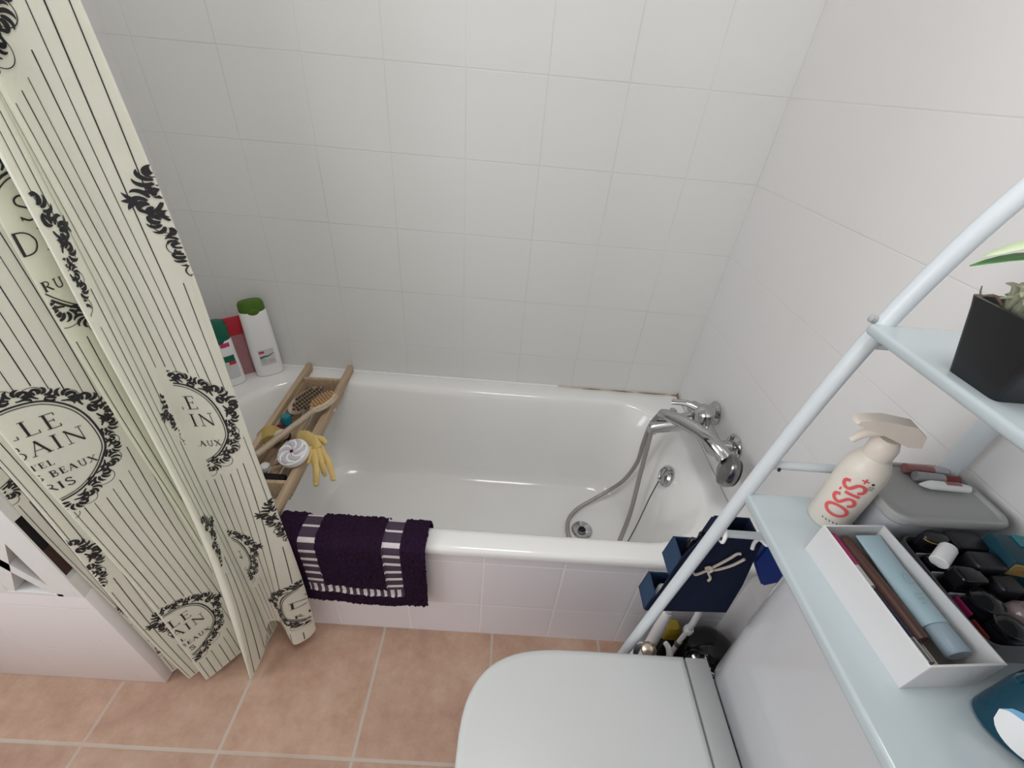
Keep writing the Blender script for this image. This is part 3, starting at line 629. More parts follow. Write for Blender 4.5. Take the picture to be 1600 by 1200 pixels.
patch(t1, lb, 'brand_tag', M_pink, -.020, -.004, .092, .101, BW, BD, .0012)
b = B()
for q in ribbon([(-.020, .076), (-.008, .080), (.006, .080), (.024, .088)], lambda t: .006*(1-t)+.0015, .004):
    b.faces.new([b.verts.new((x, -BD*.5*math.sqrt(1-min(.98, abs(x)/(BW*.5))**2.67)-.0014, z)) for x, z in q])
part('green_swoosh', b, mat('green_print', (.05, .15, .03), .5), lb, local=True)
b = B()
for k in range(9):
    x = .004+k*.0019; w2 = .0005+.0006*(k % 3 == 0); y = -BD*.5*math.sqrt(1-(abs(x)/(BW*.5))**2.67)-.0013
    b.faces.new([b.verts.new(p) for p in ((x, y, .054), (x+w2, y, .054), (x+w2, y, .066), (x, y, .066))])
for k in range(5):
    z = .070-k*.0036
    for x0, x1 in ((-.018, -.002),):
        y = -BD*.5-.0009; b.faces.new([b.verts.new(p) for p in ((x0, y, z), (x1-.002*(k % 3), y, z), (x1-.002*(k % 3), y, z+.0013), (x0, y, z+.0013))])
part('small_print', b, M_grey, lb, local=True)
t2 = bottle('shampoo_bottle', 'shorter white shampoo bottle with a dark green cap beside the curtain edge', (-1.563, -.128, .4240), math.radians(40), .080, .046, .232, M_dgreen, .060, .86)
lb = patch(t2, t2, 'front_label', M_pale, -.030, .030, .03, .09, .080, .046); patch(t2, lb, 'brand_tag', M_pink, .000, .026, .148, .162, .080, .046, .0008); patch(t2, lb, 'dark_picture', M_dgreen, -.002, .028, .094, .116, .080, .046, .0009); patch(t2, lb, 'red_fruit', M_redp, .008, .028, .082, .094, .080, .046, .001)
sp_ = thing('refill_pouch', 'clear pink wrapped pouch with a red top between the two shampoo bottles', 'pouch', (-1.545, -.052, .4240), math.radians(40))
b = B(); loft(b, [rr(-.036, .036, -.014, .014, .010, 0, 4), rr(-.038, .038, -.018, .018, .012, .03, 4), rr(-.036, .036, -.016, .016, .012, .10, 4), rr(-.034, .034, -.008, .008, .006, .15, 4)]); part('pouch_body', b, M_clearred, sp_, local=True)
b = B(); loft(b, [rr(-.034, .034, -.0085, .0085, .006, .1501, 4), rr(-.033, .033, -.007, .007, .005, .19, 4), rr(-.032, .032, -.0025, .0025, .002, .212, 4)]); part('red_top', b, M_redp, sp_, local=True)
# ------------------------------------------------------------------ toilet
wc = thing('toilet', 'white close coupled toilet with its lid closed', 'toilet', (-.35, -1.087, 0))
YC = -1.087
def seat_loop(s, z, dx=0.):
    out = []; n = 64
    for i in range(n):
        a = 2*PI*i/n; c, q = math.cos(a), math.sin(a); e = 2/3.1; mm = max(abs(c), abs(q))
        x, y = (c/mm, q/mm) if c > 0 else (-abs(c)**e, abs(q)**e*(1 if q > 0 else -1))
        X = -.45+(x*.235 if x < 0 else x*.197); out.append(Vector((-.45+(X+.45)*s+dx, YC+y*.185*s, z)))
    return out
b = B(); loft(b, [seat_loop(.97, .408), seat_loop(1., .411), seat_loop(1.003, .418), seat_loop(.995, .427), seat_loop(.975, .4315), seat_loop(.93, .4325), seat_loop(.5, .4345)]); part('lid', b, M_lid, wc, ang=50)
b = B(); loft(b, [seat_loop(.98, .384), seat_loop(1., .387), seat_loop(1.005, .396), seat_loop(.985, .405)]); part('seat', b, M_ceramic, wc, ang=50)
b = B(); box(b, -.252, -.206, YC-.183, YC+.184, .400, .4310, .005); part('hinge_bar', b, M_hinge, wc)
def bowl_loop(x0, x1, hw, z):
    out = []
    for i in range(48):
        a = 2*PI*i/48; c, q = math.cos(a), math.sin(a); e = 2/2.6
        out.append(Vector(((x0+x1)/2+abs(c)**e*(1 if c > 0 else -1)*(x1-x0)/2, YC+abs(q)**e*(1 if q > 0 else -1)*hw, z)))
    return out
b = B(); loft(b, [bowl_loop(-.56, -.03, .115, 0), bowl_loop(-.56, -.03, .112, .05), bowl_loop(-.57, -.04, .105, .14), bowl_loop(-.63, -.03, .14, .25), bowl_loop(-.672, -.02, .172, .34), bowl_loop(-.68, -.015, .176, .3835)]); part('bowl', b, M_ceramic, wc, ang=50)
b = B(); loft(b, [rr(-.185, -.012, YC-.175, YC+.175, .045, .384, 8), rr(-.203, -.010, YC-.188, YC+.188, .05, .42, 8), rr(-.207, -.010, YC-.195, YC+.193, .05, .60, 8), rr(-.209, -.010, YC-.198, YC+.195, .05, .795, 8)]); ci = part('cistern', b, M_ceramic, wc, ang=50)
b = B(); loft(b, [rr(-.212, -.008, YC-.202, YC+.198, .05, .796, 8), rr(-.213, -.008, YC-.203, YC+.199, .05, .818, 8), rr(-.205, -.012, YC-.195, YC+.191, .046, .826, 8)]); part('cistern_lid', b, M_ceramic, ci, ang=50)
# ------------------------------------------------------------------ leaning storage rack over the toilet
rk = thing('storage_rack', 'white tubular storage rack with two shelves standing over the toilet', 'storage rack', (-.2, -1.13, 0))
leg = [(-.378, 0.), (-.343, .355), (-.302, .73), (-.284, .90), (-.256, 1.10), (-.226, 1.22), (-.185, 1.32), (-.12, 1.45), (-.05, 1.60), (-.03, 1.75)]
for y in (-.862, -1.42):
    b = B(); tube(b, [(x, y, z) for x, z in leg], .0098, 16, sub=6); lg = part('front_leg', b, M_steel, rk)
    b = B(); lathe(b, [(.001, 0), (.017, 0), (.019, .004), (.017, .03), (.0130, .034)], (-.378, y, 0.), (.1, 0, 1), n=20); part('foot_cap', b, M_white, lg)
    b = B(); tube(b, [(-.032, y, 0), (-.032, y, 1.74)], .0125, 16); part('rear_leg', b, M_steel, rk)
    for z, x0 in ((.931, -.279), (.772, -.297), (1.128, -.252)):
        b = B(); tube(b, [(x0, y, z), (-.034, y, z)], .0062, 12); part('side_rail', b, M_steel, rk)
    for z, x in ((.926, -.2665), (.765, -.288)):
        b = B(); lathe(b, [(.0028, 0), (.0028, .002), (.0005, .0025)], (x, y-.0068, z+.003), (.4, -.8, .2), n=10); part('screw_head', b, M_black, rk)
b = B(); lathe(b, [(.0045, -.002), (.0045, .003), (.001, .005)], (-.2565, -.858, 1.156), (-1, .2, .3), n=10); part('bolt_head', b, M_hinge, rk)
for x0, z in ((-.290, .877), (-.266, 1.155)):
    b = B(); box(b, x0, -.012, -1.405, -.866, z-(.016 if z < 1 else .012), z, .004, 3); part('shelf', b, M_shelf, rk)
# ------------------------------------------------------------------ navy hanging organizer + bag beneath the rail
og = thing('hanging_organizer', 'navy fabric organizer with stepped pockets hooked on the rack rail', 'organizer', (-.25, -.815, .49))
def slab(poly, y0, y1):
    b = B(); loft(b, [[Vector((x, y0, z)) for x, z in poly], [Vector((x, y1, z)) for x, z in poly]]); return b
YN, YF = -.846, -.797
near = [(-.172, .500), (-.178, .60), (-.198, .745), (-.300, .735), (-.316, .672), (-.320, .618), (-.324, .556), (-.334, .488)]
part('near_panel', slab(near, YN, YN+.003), M_navy, og); part('far_panel', slab([(-.172, .500), (-.178, .60), (-.198, .735), (-.262, .735), (-.27, .61), (-.28, .49)], YF-.003, YF), M_navy, og)
part('back_panel', slab([(-.172, .50), (-.178, .60), (-.198, .735), (-.202, .735), (-.183, .60), (-.178, .50)], YN+.003, YF-.003), M_navy, og)
def pocket(poly_front, zb, zt, xb):
    (x0, x1) = poly_front; b = B()
    loft(b, [[Vector((x0, y, zb)), Vector((x0+.003, y, zb)), Vector((x1+.003, y, zt)), Vector((x1, y, zt))] for y in (YN+.002, YF)])
    loft(b, [[Vector((x0, y, zb)), Vector((xb, y, zb)), Vector((xb, y, zb+.003)), Vector((x0, y, zb+.003))] for y in (YN+.002, YF)])
    loft(b, [[Vector((x0, y, zb)), Vector((xb, y, zb)), Vector((xb, y, zt)), Vector((x1, y, zt))] for y in (YF-.002, YF)])
    return part('pocket', b, M_navyl, og, label='pocket front painted lighter blue as the lit side')
pocket((-.337, -.331), .490, .548, -.285); pocket((-.322, -.316), .614, .668, -.262)
b = B(); loft(b, [[Vector((x, y, z)) for x, z in ((-.290, .49), (-.262, .49), (-.258, .735), (-.268, .735))] for y in (YN+.003, YF-.003)]); part('divider', b, M_navy, og)
for x in (-.285, -.212):
    b = B(); tube(b, [(x, -.862, .7785), (x, -.870, .774), (x, -.871, .762), (x, -.862, .757), (x, -.852, .750), (x, -.8485, .735), (x, -.852, .722)], .0032, 10, sub=4); tube(b, [(x, -.8705, .768), (x, -.871, .774), (x, -.866, .7815), (x, -.858, .7818), (x, -.853, .776)], .0032, 10, sub=4); part('rail_hook', b, M_white, og, label='white plastic hook')
b = B()
for pts in ([(-.262, .648), (-.250, .668), (-.238, .690), (-.232, .705), (-.226, .708)], [(-.262, .648), (-.247, .652), (-.228, .668), (-.218, .684), (-.214, .694)], [(-.262, .648), (-.270, .640), (-.280, .634), (-.286, .640)], [(-.262, .648), (-.256, .636), (-.250, .626), (-.252, .618)], [(-.262, .648), (-.268, .655), (-.262, .660), (-.256, .652), (-.262, .646)]):
    tube(b, [(x, YN-.003-(.001*i), z) for i, (x, z) in enumerate(pts)], .0024, 8, sub=4)
part('cord_bow', b, M_cord, og, label='pale cotton cord bow')
b = B(); tube(b, [(-.290, -.82, .622), (-.292, -.818, .678), (-.290, -.815, .69)], [.008, .009, .004], 12); tube(b, [(-.275, -.815, .622), (-.276, -.813, .70)], [.006, .007], 12); solo('hair_comb', b, M_black, 'black comb handles sticking out of the upper navy pocket', 'comb')
b = B(); lathe(b, [(.001, 0), (.013, 0), (.014, .003), (.014, .040), (.010, .046), (.001, .047)], (-.302, -.826, .4935), n=20); solo('roll_on', b, M_pale, 'pale stick standing in the lower navy pocket', 'deodorant')
b = B(); loft(b, [[Vector((x, y, z)) for x, z in ((-.172, .655), (-.125, .578), (-.085, .602), (-.065, .70), (-.075, .80), (-.165, .80))] for y in (-.832, -.815)]); bmesh.ops.bevel(b, geom=b.edges[:], offset=.003, segments=2, affect='EDGES')
bag = solo('plastic_bag', b, M_blue, 'royal blue plastic bag hanging behind the navy organizer', 'bag')
b = B(); tube(b, [(-.140, -.823, .795), (-.138, -.845, .795), (-.134, -.862, .7835), (-.128, -.866, .7835), (-.110, -.845, .795), (-.105, -.823, .795)], .003, 8, sub=4); part('bag_handle', b, M_blue, bag)
# ------------------------------------------------------------------ things on the lower shelf
SZ = .877
sb = thing('spray_bottle', 'cream trigger spray bottle with coral lettering standing on the shelf corner', 'spray bottle', (-.192, -.903, SZ))
SR = .0255
b = B(); lathe(b, [(.001, 0), (.0235, 0), (SR, .003), (SR, .094), (.0240, .106), (.0190, .117), (.0150, .122), (.0140, .130)], n=44); body = part('body', b, M_spray, sb, local=True)
b = B(); lathe(b, [(.0150, .121), (.0158, .124), (.0158, .138), (.0130, .146), (.010, .149)], n=36); part('collar', b, M_spray2, sb, local=True)
b = B(); MT = Matrix.Rotation(math.radians(-12), 4, 'Z')
top = [(-.048, .166), (-.047, .1705), (-.02, .177), (.012, .176), (.028, .165), (.032, .150), (.018, .147), (.006, .151), (-.020, .159), (-.046, .1645)]
loft(b, [[Vector((x*.96, -.0085, z)) for x, z in top], [Vector((x, -.0055, z)) for x, z in top], [Vector((x, .0055, z)) for x, z in top], [Vector((x*.96, .0085, z)) for x, z in top]]); bmesh.ops.transform(b, matrix=MT, verts=b.verts[:]); part('trigger_head', b, M_spray2, sb, local=True)
b = B(); tube(b, [(-.012, 0, .158), (-.028, 0, .150), (-.036, 0, .137)], [.006, .0055, .004], 12, sub=3, flat=.8); bmesh.ops.transform(b, matrix=MT, verts=b.verts[:]); part('trigger_lever', b, M_spray2, sb, local=True)
# lettering wrapped on the bottle: reads upward
def wrapc(parent, name, m, quads, a0, z0, rad):
    b = B()
    for q in quads:
        b.faces.new([b.verts.new(((rad)*math.cos(a0+y/rad), (rad)*math.sin(a0+y/rad), z0+x)) for x, y in [(p[0], -p[1]) for p in q]])
    return part(name, b, m, parent, local=True)
def mono(ch):
    if ch == 'O': return [[(.5+.42*math.cos(a), .5+.46*math.sin(a)) for a in [2*PI*i/24 for i in range(25)]]]
    if ch == 'S': return [cr2([(.88, .76), (.74, .93), (.45, .95), (.2, .82), (.2, .62), (.5, .5), (.8, .38), (.82, .18), (.55, .05), (.26, .07), (.1, .24)], 4)]
    if ch == 'I': return [[(.5, .05), (.5, .68)], [(.5, .86), (.5, .95)]]
    if ch == '+': return [[(.1, .5), (.9, .5)], [(.5, .1), (.5, .9)]]
CA = math.atan2(-1.2926+.903, -.657+.192)+.10       # the printed front faces the room
qs = []; x = 0
for ch, wd in (('O', .0205), ('S', .0165), ('I', .008), ('S', .0165)):
    for pl in mono(ch): qs += ribbon([(x+p[0]*wd, (p[1]-.5)*.026) for p in pl], .0042, .0015)
    x += wd+(.0008 if ch != 'I' else -.0005)
wrapc(body, 'coral_lettering', M_coral, qs, CA, .028, SR+.0006)
qs = []
for pl in mono('+'): qs += ribbon([(p[0]*.010, p[1]*.010-.005) for p in pl], .0018, .0015)
wrapc(body, 'coral_plus', M_coral, qs, CA+.22, .092, SR+.0006)
qs = []
for k in range(6): qs += ribbon([(0, -.012+k*.0042), (.0022, -.012+k*.0042), (.0022, -.0102+k*.0042)], .0008, .001)
wrapc(body, 'tiny_print', M_blackm, qs, CA+.10, .016, SR+.0006)
qs = ribbon([(0, 0), (.003, .0)], .003, .001)
for k in range(3): qs += ribbon([(-.003-.0025*k, -.004), (-.003-.0025*k, .003)], .0007, .001)
wrapc(body, 'tiny_emblem', M_blackm, qs, CA+.55, .094, SR+.0006)
# white open card box
wb = thing('card_box', 'long white open card box on the front edge of the lower shelf', 'box', (-.205, -1.03, SZ), math.radians(4.5))
b = B(); X, Y, H, T = .0405, .078, .049, .0022
for x0, x1, y0, y1 in ((-X, -X+T, -Y, Y), (X-T, X, -Y, Y), (-X+T, X-T, -Y, -Y+T), (-X+T, X-T, Y-T, Y)): box(b, x0, x1, y0, y1, 0, H, .0004, 1)
part('walls', b, M_card, wb, local=True); b = B(); box(b, -X+T, X-T, -Y+T, Y-T, 0, .002); part('base', b, M_cardin, wb, local=True)
MW = Matrix.Translation((-.205, -1.03, SZ)) @ Matrix.Rotation(math.radians(4.5), 4, 'Z')
def inbox(name, label, cat, builder, group=None):
    t = thing(name, label, cat, MW.translation, math.radians(4.5), group); builder(t); return t
def f_(t):
    b = B(); hs_ = []
    for y, hw, hh, z in ((.070, .0165, .0008, .0385), (.066, .0165, .001, .038), (.03, .0155, .0065, .034), (-.01, .0148, .0095, .0315), (-.034, .0142, .0105, .0305)): hs_.append([Vector((.0185+hw*math.cos(a), y, z+hh*math.sin(a))) for a in [2*PI*i/20 for i in range(20)]])
    loft(b, hs_); tb_ = part('tube_body', b, M_tubeb, t, local=True)
    b = B(); lathe(b, [(.012, 0), (.0128, .001), (.0128, .026), (.0115, .028)], (.019, -.034, .0305), (0, -1, 0), n=24, sy=.8); part('tube_cap', b, M_tubec, t, local=True)
    b = B()
    for q in ribbon([(.019+.004*math.cos(a), .012+.006*math.sin(a)) for a in [i*.5 for i in range(12)]], .0009, .002): b.faces.new([b.verts.new((x, y, .0428)) for x, y in q])
    for k in range(3):
        for q in ribbon([(.012, -.005-k*.005), (.024-.003*k, -.005-k*.005)], .0008, .004): b.faces.new([b.verts.new((x, y, .0422)) for x, y in q])
    part('faint_logo', b, M_tubec, tb_, local=True)
inbox('cosmetic_tube', 'pale blue squeeze tube lying in the white card box', 'tube', f_)
def f_(t):
    b = B(); tube(b, [(-.0065, .071, .026), (-.0045, .0, .026), (-.0035, -.045, .025)], [.0085, .0085, .008], 16); part('barrel', b, M_brown, t, local=True)
inbox('brown_tube', 'dark brown tube beside the pale blue tube in the card box', 'tube', f_)
def f_(t):
    b = B(); tube(b, [(-.0205, .050, .026), (-.0195, -.045, .028)], .0058, 14); part('barrel', b, M_navyp, t, local=True); b = B(); tube(b, [(-.0195, -.045, .028), (-.019, -.068, .028)], .0062, 14); part('silver_cap', b, M_chrome, t, local=True, label='silver end cap')
inbox('makeup_pen', 'dark blue pen with a silver end in the card box', 'pen', f_)
def f_(t):
    b = B(); tube(b, [(-.029, .070, .012), (-.034, .0, .012)], .0055, 14); part('barrel', b, M_navyp, t, local=True); b = B(); tube(b, [(-.0345, .0, .012), (-.0355, -.012, .012)], .0045, 14); part('tip', b, M_mag, t, local=True)
inbox('eyeliner_pencil', 'thin dark pencil along the front wall of the card box', 'pencil', f_)
def f_(t):
    b = B(); tube(b, [(-.0285, .071, .036), (-.0285, .030, .036)], .0062, 14); part('barrel', b, M_mag, t, local=True); b = B(); tube(b, [(-.0285, .030, .036), (-.0285, .005, .036)], .0058, 14); part('cap', b, M_gbox, t, local=True)
inbox('lip_gloss', 'pink and grey gloss stick in the far corner of the card box', 'lip gloss', f_)
def f_(t):
    b = B(); box(b, -.006, .010, -.066, -.035, .003, .013, .003); part('case', b, M_cream, t, local=True)
inbox('small_compact', 'small beige case at the near end of the card box', 'compact', f_)
# grey lidded box
gb = thing('storage_box', 'grey rounded storage box with recessed lid at the back of the shelf', 'storage box', (-.094, -.905, SZ))
b = B(); loft(b, [rr(-.062, .066, -.036, .042, .012, 0, 6), rr(-.066, .070, -.040, .046, .014, .004, 6), rr(-.069, .073, -.043, .049, .016, .052, 6)]); part('box_body', b, M_gboxl, gb, local=True)
b = B(); loft(b, [rr(-.072, .076, -.046, .052, .018, .053, 6), rr(-.074, .078, -.048, .054, .019, .056, 6), rr(-.074, .078, -.048, .054, .019, .064, 6), rr(-.072, .076, -.046, .052, .018, .067, 6), rr(-.068, .072, -.042, .048, .016, .067, 6), rr(-.066, .070, -.040, .046, .015, .0635, 6), rr(-.06, .064, -.034, .04, .013, .063, 6)]); part('lid', b, M_gbox, gb, local=True)
LZ = SZ+.0636
def lipstick(name, label, x, y, rz, m1, m2, white=False):
    t = thing(name, label, 'lipstick', (x, y, LZ), rz); b = B()
    if white:
        tube(b, [(-.034, 0, .006), (-.026, 0, .0065), (-.018, 0, .007), (.010, 0, .0068), (.030, 0, .006)], [.0012, .0045, .0062, .006, .005], 14, sub=3); part('case', b, m1, t, local=True)
        b = B(); box(b, -.004, .016, -.003, .003, .0125, .0136, .0004); part('label_band', b, m2, t, local=True)
    else:
        tube(b, [(-.028, 0, .0068), (.008, 0, .0068)], .0065, 16); part('case', b, m1, t, local=True); b = B(); tube(b, [(.008, 0, .0068), (.028, 0, .0068)], .0058, 16); part('cap', b, m2, t, local=True)
    return t
lipstick('lipstick', 'rose glitter lipstick furthest back on the grey box lid', -.070, -.868, -.05, M_lip, M_gboxl)
lipstick('lipstick', 'grey lipstick between the rose one and the white stick', -.066, -.8825, -.06, M_lipg, M_redd)
lipstick('lip_balm', 'white pointed lip balm lying on the grey box lid', -.064, -.8965, -.04, M_white, M_lip, True)
# grey make-up tray with its contents
TX0, TX1, TY0, TY1, TH_ = -.147, -.016, -1.082, -.952, .036
tr = thing('makeup_tray', 'dark grey divided tray crowded with black cosmetics behind the card box', 'tray', ((TX0+TX1)/2, (TY0+TY1)/2, SZ))
b = B(); loft(b, [rr(TX0+.002, TX1-.002, TY0+.002, TY1-.002, .012, SZ, 5), rr(TX0, TX1, TY0, TY1, .014, SZ+TH_, 5), rr(TX0+.002, TX1-.002, TY0+.002, TY1-.002, .012, SZ+TH_, 5), rr(TX0+.004, TX1-.004, TY0+.004, TY1-.004, .010, SZ+.003, 5)]); part('tray_shell', b, M_gtray, tr)
for y in (-.978, -1.002, -1.027): 
    b = B(); box(b, TX0+.0035, TX0+.032, y-.0009, y+.0009, SZ+.004, SZ+.037, .0005, 1); part('divider', b, M_gboxl, tr)
b = B(); box(b, TX0+.033, TX0+.0352, TY0+.006, TY1-.006, SZ+.004, SZ+.034, .0005, 1); part('divider', b, M_gtray, tr)
def item(name, bm, m, label, cat, group=None): return solo(name, bm, m, label, cat, group)
wcap = thing('nail_varnish', 'small bottle with a white cap leaning in the dark tray', 'nail varnish', (-.126, -.990, SZ+.004))
o_ = Vector((-.141, -.998, SZ+.049))
b = B(); lathe(b, [(.0085, 0), (.0092, .001), (.0088, .024), (.0075, .0265), (.001, .0268)], o_, Vector((.75, .60, .35)), n=24); part('cap', b, M_white, wcap)
b = B(); box(b, -.142, -.116, -.9995, -.981, SZ+.0045, SZ+.043, .004); part('glass_body', b, M_black, wcap)
b = B(); lathe(b, [(.001, 0), (.017, 0), (.019, .003), (.019, .046), (.0165, .052), (.001, .053)], (-.1225, -.966, SZ+.0035), n=28, sy=.55, sx=.9); bl = item('black_jar', b, M_black, 'black jar with a painted gold glint in the far corner of the tray', 'jar')
b = B(); tube(b, [(-.1225+.0155*math.cos(a), -.966+.0095*math.sin(a), SZ+.0525) for a in [PI+.2+i*.14 for i in range(9)]], .0007, 6); part('gold_rim_glint', b, M_gold, bl)  # short gold arc painting a highlight on the jar rim
for x, y, w, d, h, lab, m in ((-.087, -.969, .040, .026, .058, 'matt black case behind the white capped bottle', M_blackm), (-.092, -.998, .034, .022, .062, 'black square case right of the white capped bottle', M_blackm), (-.122, -1.0145, .030, .020, .058, 'glossy black case in the second compartment of the tray', M_black), (-.084, -1.022, .026, .020, .056, 'low black case between the dome lids and the perfume box', M_blackm)):
    b = B(); box(b, x-w/2, x+w/2, y-d/2, y+d/2, SZ+.004, SZ+h, .004, 3); item('powder_case', b, m, lab, 'powder case', 'black cases in the make-up tray')
def dome(x, y, r, z):
    b = B(); lathe(b, [(.001, 0), (r*.95, 0), (r, .003), (r*.98, .008), (r*.86, r*.52), (r*.55, r*.78), (.001, r*.9)], (x, y, z), n=36); return b
DM = ((-.120, -1.0405, .0160, 'glossy black dome lid beside the clear smoky dome', 'dark jar under the dome lid beside the smoky dome'), (-.118, -1.0665, .0150, 'glossy black dome lid nearest the tray corner', 'dark jar under the dome lid at the tray corner'))
for x, y, r, lab, lab2 in DM:
    item('round_lid', dome(x, y, r, SZ+.0405), M_black, lab, 'lid', 'black dome lids')
    b = B(); lathe(b, [(.001, 0), (r-.002, 0), (r-.002, .0358)], (x, y, SZ+.0045), n=28); item('cream_jar', b, M_blackm, lab2, 'jar')
b = B(); lathe(b, [(.001, 0), (.0125, 0), (.0135, .004), (.013, .034)], (-.088, -1.0500, SZ+.0045), n=28); bs_ = item('smoky_pot', b, M_brown, 'pot with a clear smoky dome at the right of the tray', 'jar')
b = B(); lathe(b, [(.0135, 0), (.014, .003), (.012, .011), (.008, .016), (.001, .0175)], (-.088, -1.0500, SZ+.0387), n=28); part('clear_dome', b, M_glass, bs_)
b = B(); box(b, -.1420, -.1390, -1.052, -1.032, SZ+.004, SZ+.040, .001); item('pink_palette', b, M_mag, 'magenta palette standing along the left tray wall', 'palette')
b = B(); box(b, -.1410, -.1370, -1.074, -1.054, SZ+.004, SZ+.036, .0015); item('red_palette', b, M_redd, 'dark red palette standing near the tray corner', 'palette')
b = B(); tube(b, [(-.098, -1.071, SZ+.012), (-.090, -1.072, SZ+.044)], .0035, 10); item('brush_stub', b, M_lipg, 'small grey handle leaning at the near end of the tray', 'brush')
b = B(); box(b, -.074, -.030, -1.074, -1.034, SZ+.004, SZ+.044, .004); item('brown_case', b, M_brown, 'dark brown square case at the right end of the tray', 'powder case')
gbx = thing('perfume_box', 'dark teal box with a gold label at the right of the tray', 'box', (-.046, -.990, SZ), math.radians(-8))
b = B(); box(b, -.026, .026, -.020, .020, .004, .072, .002); bx = part('box_body', b, M_tealb, gbx, local=True); 
b = B(); box(b, -.004, .0262, .004, .0202, .0715, .0735, .0005, 1); part('turquoise_top', b, M_tealp, gbx, local=True)
b = B(); box(b, -.024, -.002, -.0212, -.0198, .050, .068, .0004, 1); gl = part('gold_label', b, M_gold, bx, local=True)
b = B()
for k in range(4):
    for q in ribbon([(-.014+k*.0026, .052), (-.0135+k*.0026, .0495), (-.0122+k*.0026, .0495)], .0005, .001): b.faces.new([b.verts.new((x-.002, -.0215, z+.008)) for x, z in q])
part('label_print', b, M_brown, gl, local=True)
# mouthwash and cream jar at the near end
mw_ = thing('mouthwash_bottle', 'teal mouthwash bottle with a white label at the near shelf end', 'bottle', (-.142, -1.148, SZ), math.radians(-35))
def el2(rx, ry, z): return [Vector((rx*math.cos(2*PI*i/36), ry*math.sin(2*PI*i/36), z)) for i in range(36)]
b = B(); loft(b, [el2(.040, .026, 0), el2(.044, .030, .005), el2(.045, .031, .05), el2(.043, .030, .072)]); mbod = part('body', b, M_teal, mw_, local=True)
b = B(); loft(b, [el2(.043, .030, .0722), el2(.036, .026, .096), el2(.020, .018, .112), el2(.015, .015, .118), el2(.015, .015, .150)]); part('shoulder', b, M_teald, mw_, local=True)
b = B(); n = 16; V = []
for i in range(n+1):
    t = i/n; a = math.radians(205+95*t); hh = .024*math.sqrt(max(0, 1-(2*t-1)**2)); V.append([b.verts.new((.0456*math.cos(a), .0316*math.sin(a), .033+s*hh)) for s in (-1, -.1, .55, 1)])
for a, c in zip(V, V[1:]):
    for k in range(3):
        if (a[k].co-a[k+1].co).length+(c[k].co-c[k+1].co).length > 1e-6:
            try: b.faces.new((a[k], c[k], c[k+1], a[k+1])).material_index = (0, 0, 1)[k]
            except ValueError: pass
part('oval_label', b, [M_white, mat('pale_blue_label', (.20, .45, .70), .4)], mbod, local=True)
b = B()
for k, (t0, t1, z) in enumerate(((.45, .75, .041), (.5, .8, .034), (.55, .85, .026))):
    for i in range(6):
        a0, a1 = [math.radians(205+95*(t0+(t1-t0)*(i+j)/6)) for j in (0, 1)]
        b.faces.new([b.verts.new((.0460*math.cos(a), .0320*math.sin(a), zz)) for a, zz in ((a0, z), (a1, z), (a1, z+.003), (a0, z+.003))]).material_index = 0 if k < 1 else 1
part('label_lettering', b, [M_coral, M_blue], mbod, local=True)
b = B(); lathe(b, [(.001, 0), (.020, 0), (.022, .003), (.022, .028), (.019, .033), (.001, .034)], (-.150, -1.205, SZ), n=32); solo('face_cream_jar', b, M_cream, 'cream coloured jar nearest the viewer on the lower shelf', 'jar')
# ------------------------------------------------------------------ plant on the upper shelf
UZ = 1.155
pl = thing('potted_plant', 'small plant in a square black pot on the upper shelf', 'plant', (-.222, -.978, UZ))
b = B(); loft(b, [rr(-.252, -.196, -1.003, -.954, .006, UZ, 4), rr(-.268, -.180, -1.016, -.946, .006, UZ+.060, 4), rr(-.270, -.178, -1.018, -.944, .006, UZ+.068, 4), rr(-.266, -.182, -1.014, -.948, .005, UZ+.068, 4), rr(-.262, -.186, -1.010, -.952, .005, UZ+.055, 4)], True, False); part('pot', b, M_potb, pl, ang=50)
b = B(); loft(b, [rr(-.2625, -.1855, -1.0105, -.9515, .005, UZ+.054, 4), rr(-.255, -.19, -1.0, -.96, .004, UZ+.060, 4)]); part('soil', b, M_soil, pl)
def blade(b, base, tip, w, up=.3, n=8, fold=.15):
    base, tip = Vector(base), Vector(tip); d = tip-base; side = d.cross(Vector((0, 0, 1))).normalized(); prev = None
    for i in range(n+1):
        t = i/n; c = base+d*t+Vector((0, 0, up*d.length*math.sin(PI*t))); ww = w*math.sin(PI*min(1, (.08+.92*t)))**.7 if i < n else .0004
        row = [b.verts.new(c-side*ww+Vector((0, 0, fold*ww))), b.verts.new(c), b.verts.new(c+side*ww+Vector((0, 0, fold*ww)))]
        if prev:
            for k in (0, 1): b.faces.new((prev[k], prev[k+1], row[k+1], row[k]))
        prev = row
for base, tip, w, m, nm in (((-.225, -.965, 1.274), (-.298, -.958, 1.256), .0085, M_leafw, 'variegated_leaf'), ((-.222, -.968, 1.258), (-.300, -.957, 1.2495), .0075, M_leaf, 'green_leaf'), ((-.21, -.98, 1.29), (-.20, -1.04, 1.285), .010, M_leaf, 'green_leaf'), ((-.205, -.975, 1.28), (-.135, -.95, 1.29), .010, M_leafw, 'variegated_leaf')):
    b = B(); blade(b, base, tip, w, .10); o = part(nm, b, m, pl, ang=80); o.modifiers.new('t', 'SOLIDIFY').thickness = .0006
b = B(); 
for e in ((-.225, -.965, 1.274), (-.222, -.968, 1.258), (-.21, -.98, 1.29), (-.205, -.975, 1.28)): tube(b, [(-.216, -.978, UZ+.057), (-.214, -.977, UZ+.09), e], [.0022, .0018, .0012], 8, sub=3)
part('stem', b, M_leaf, pl)
SR_ = random.Random(5)
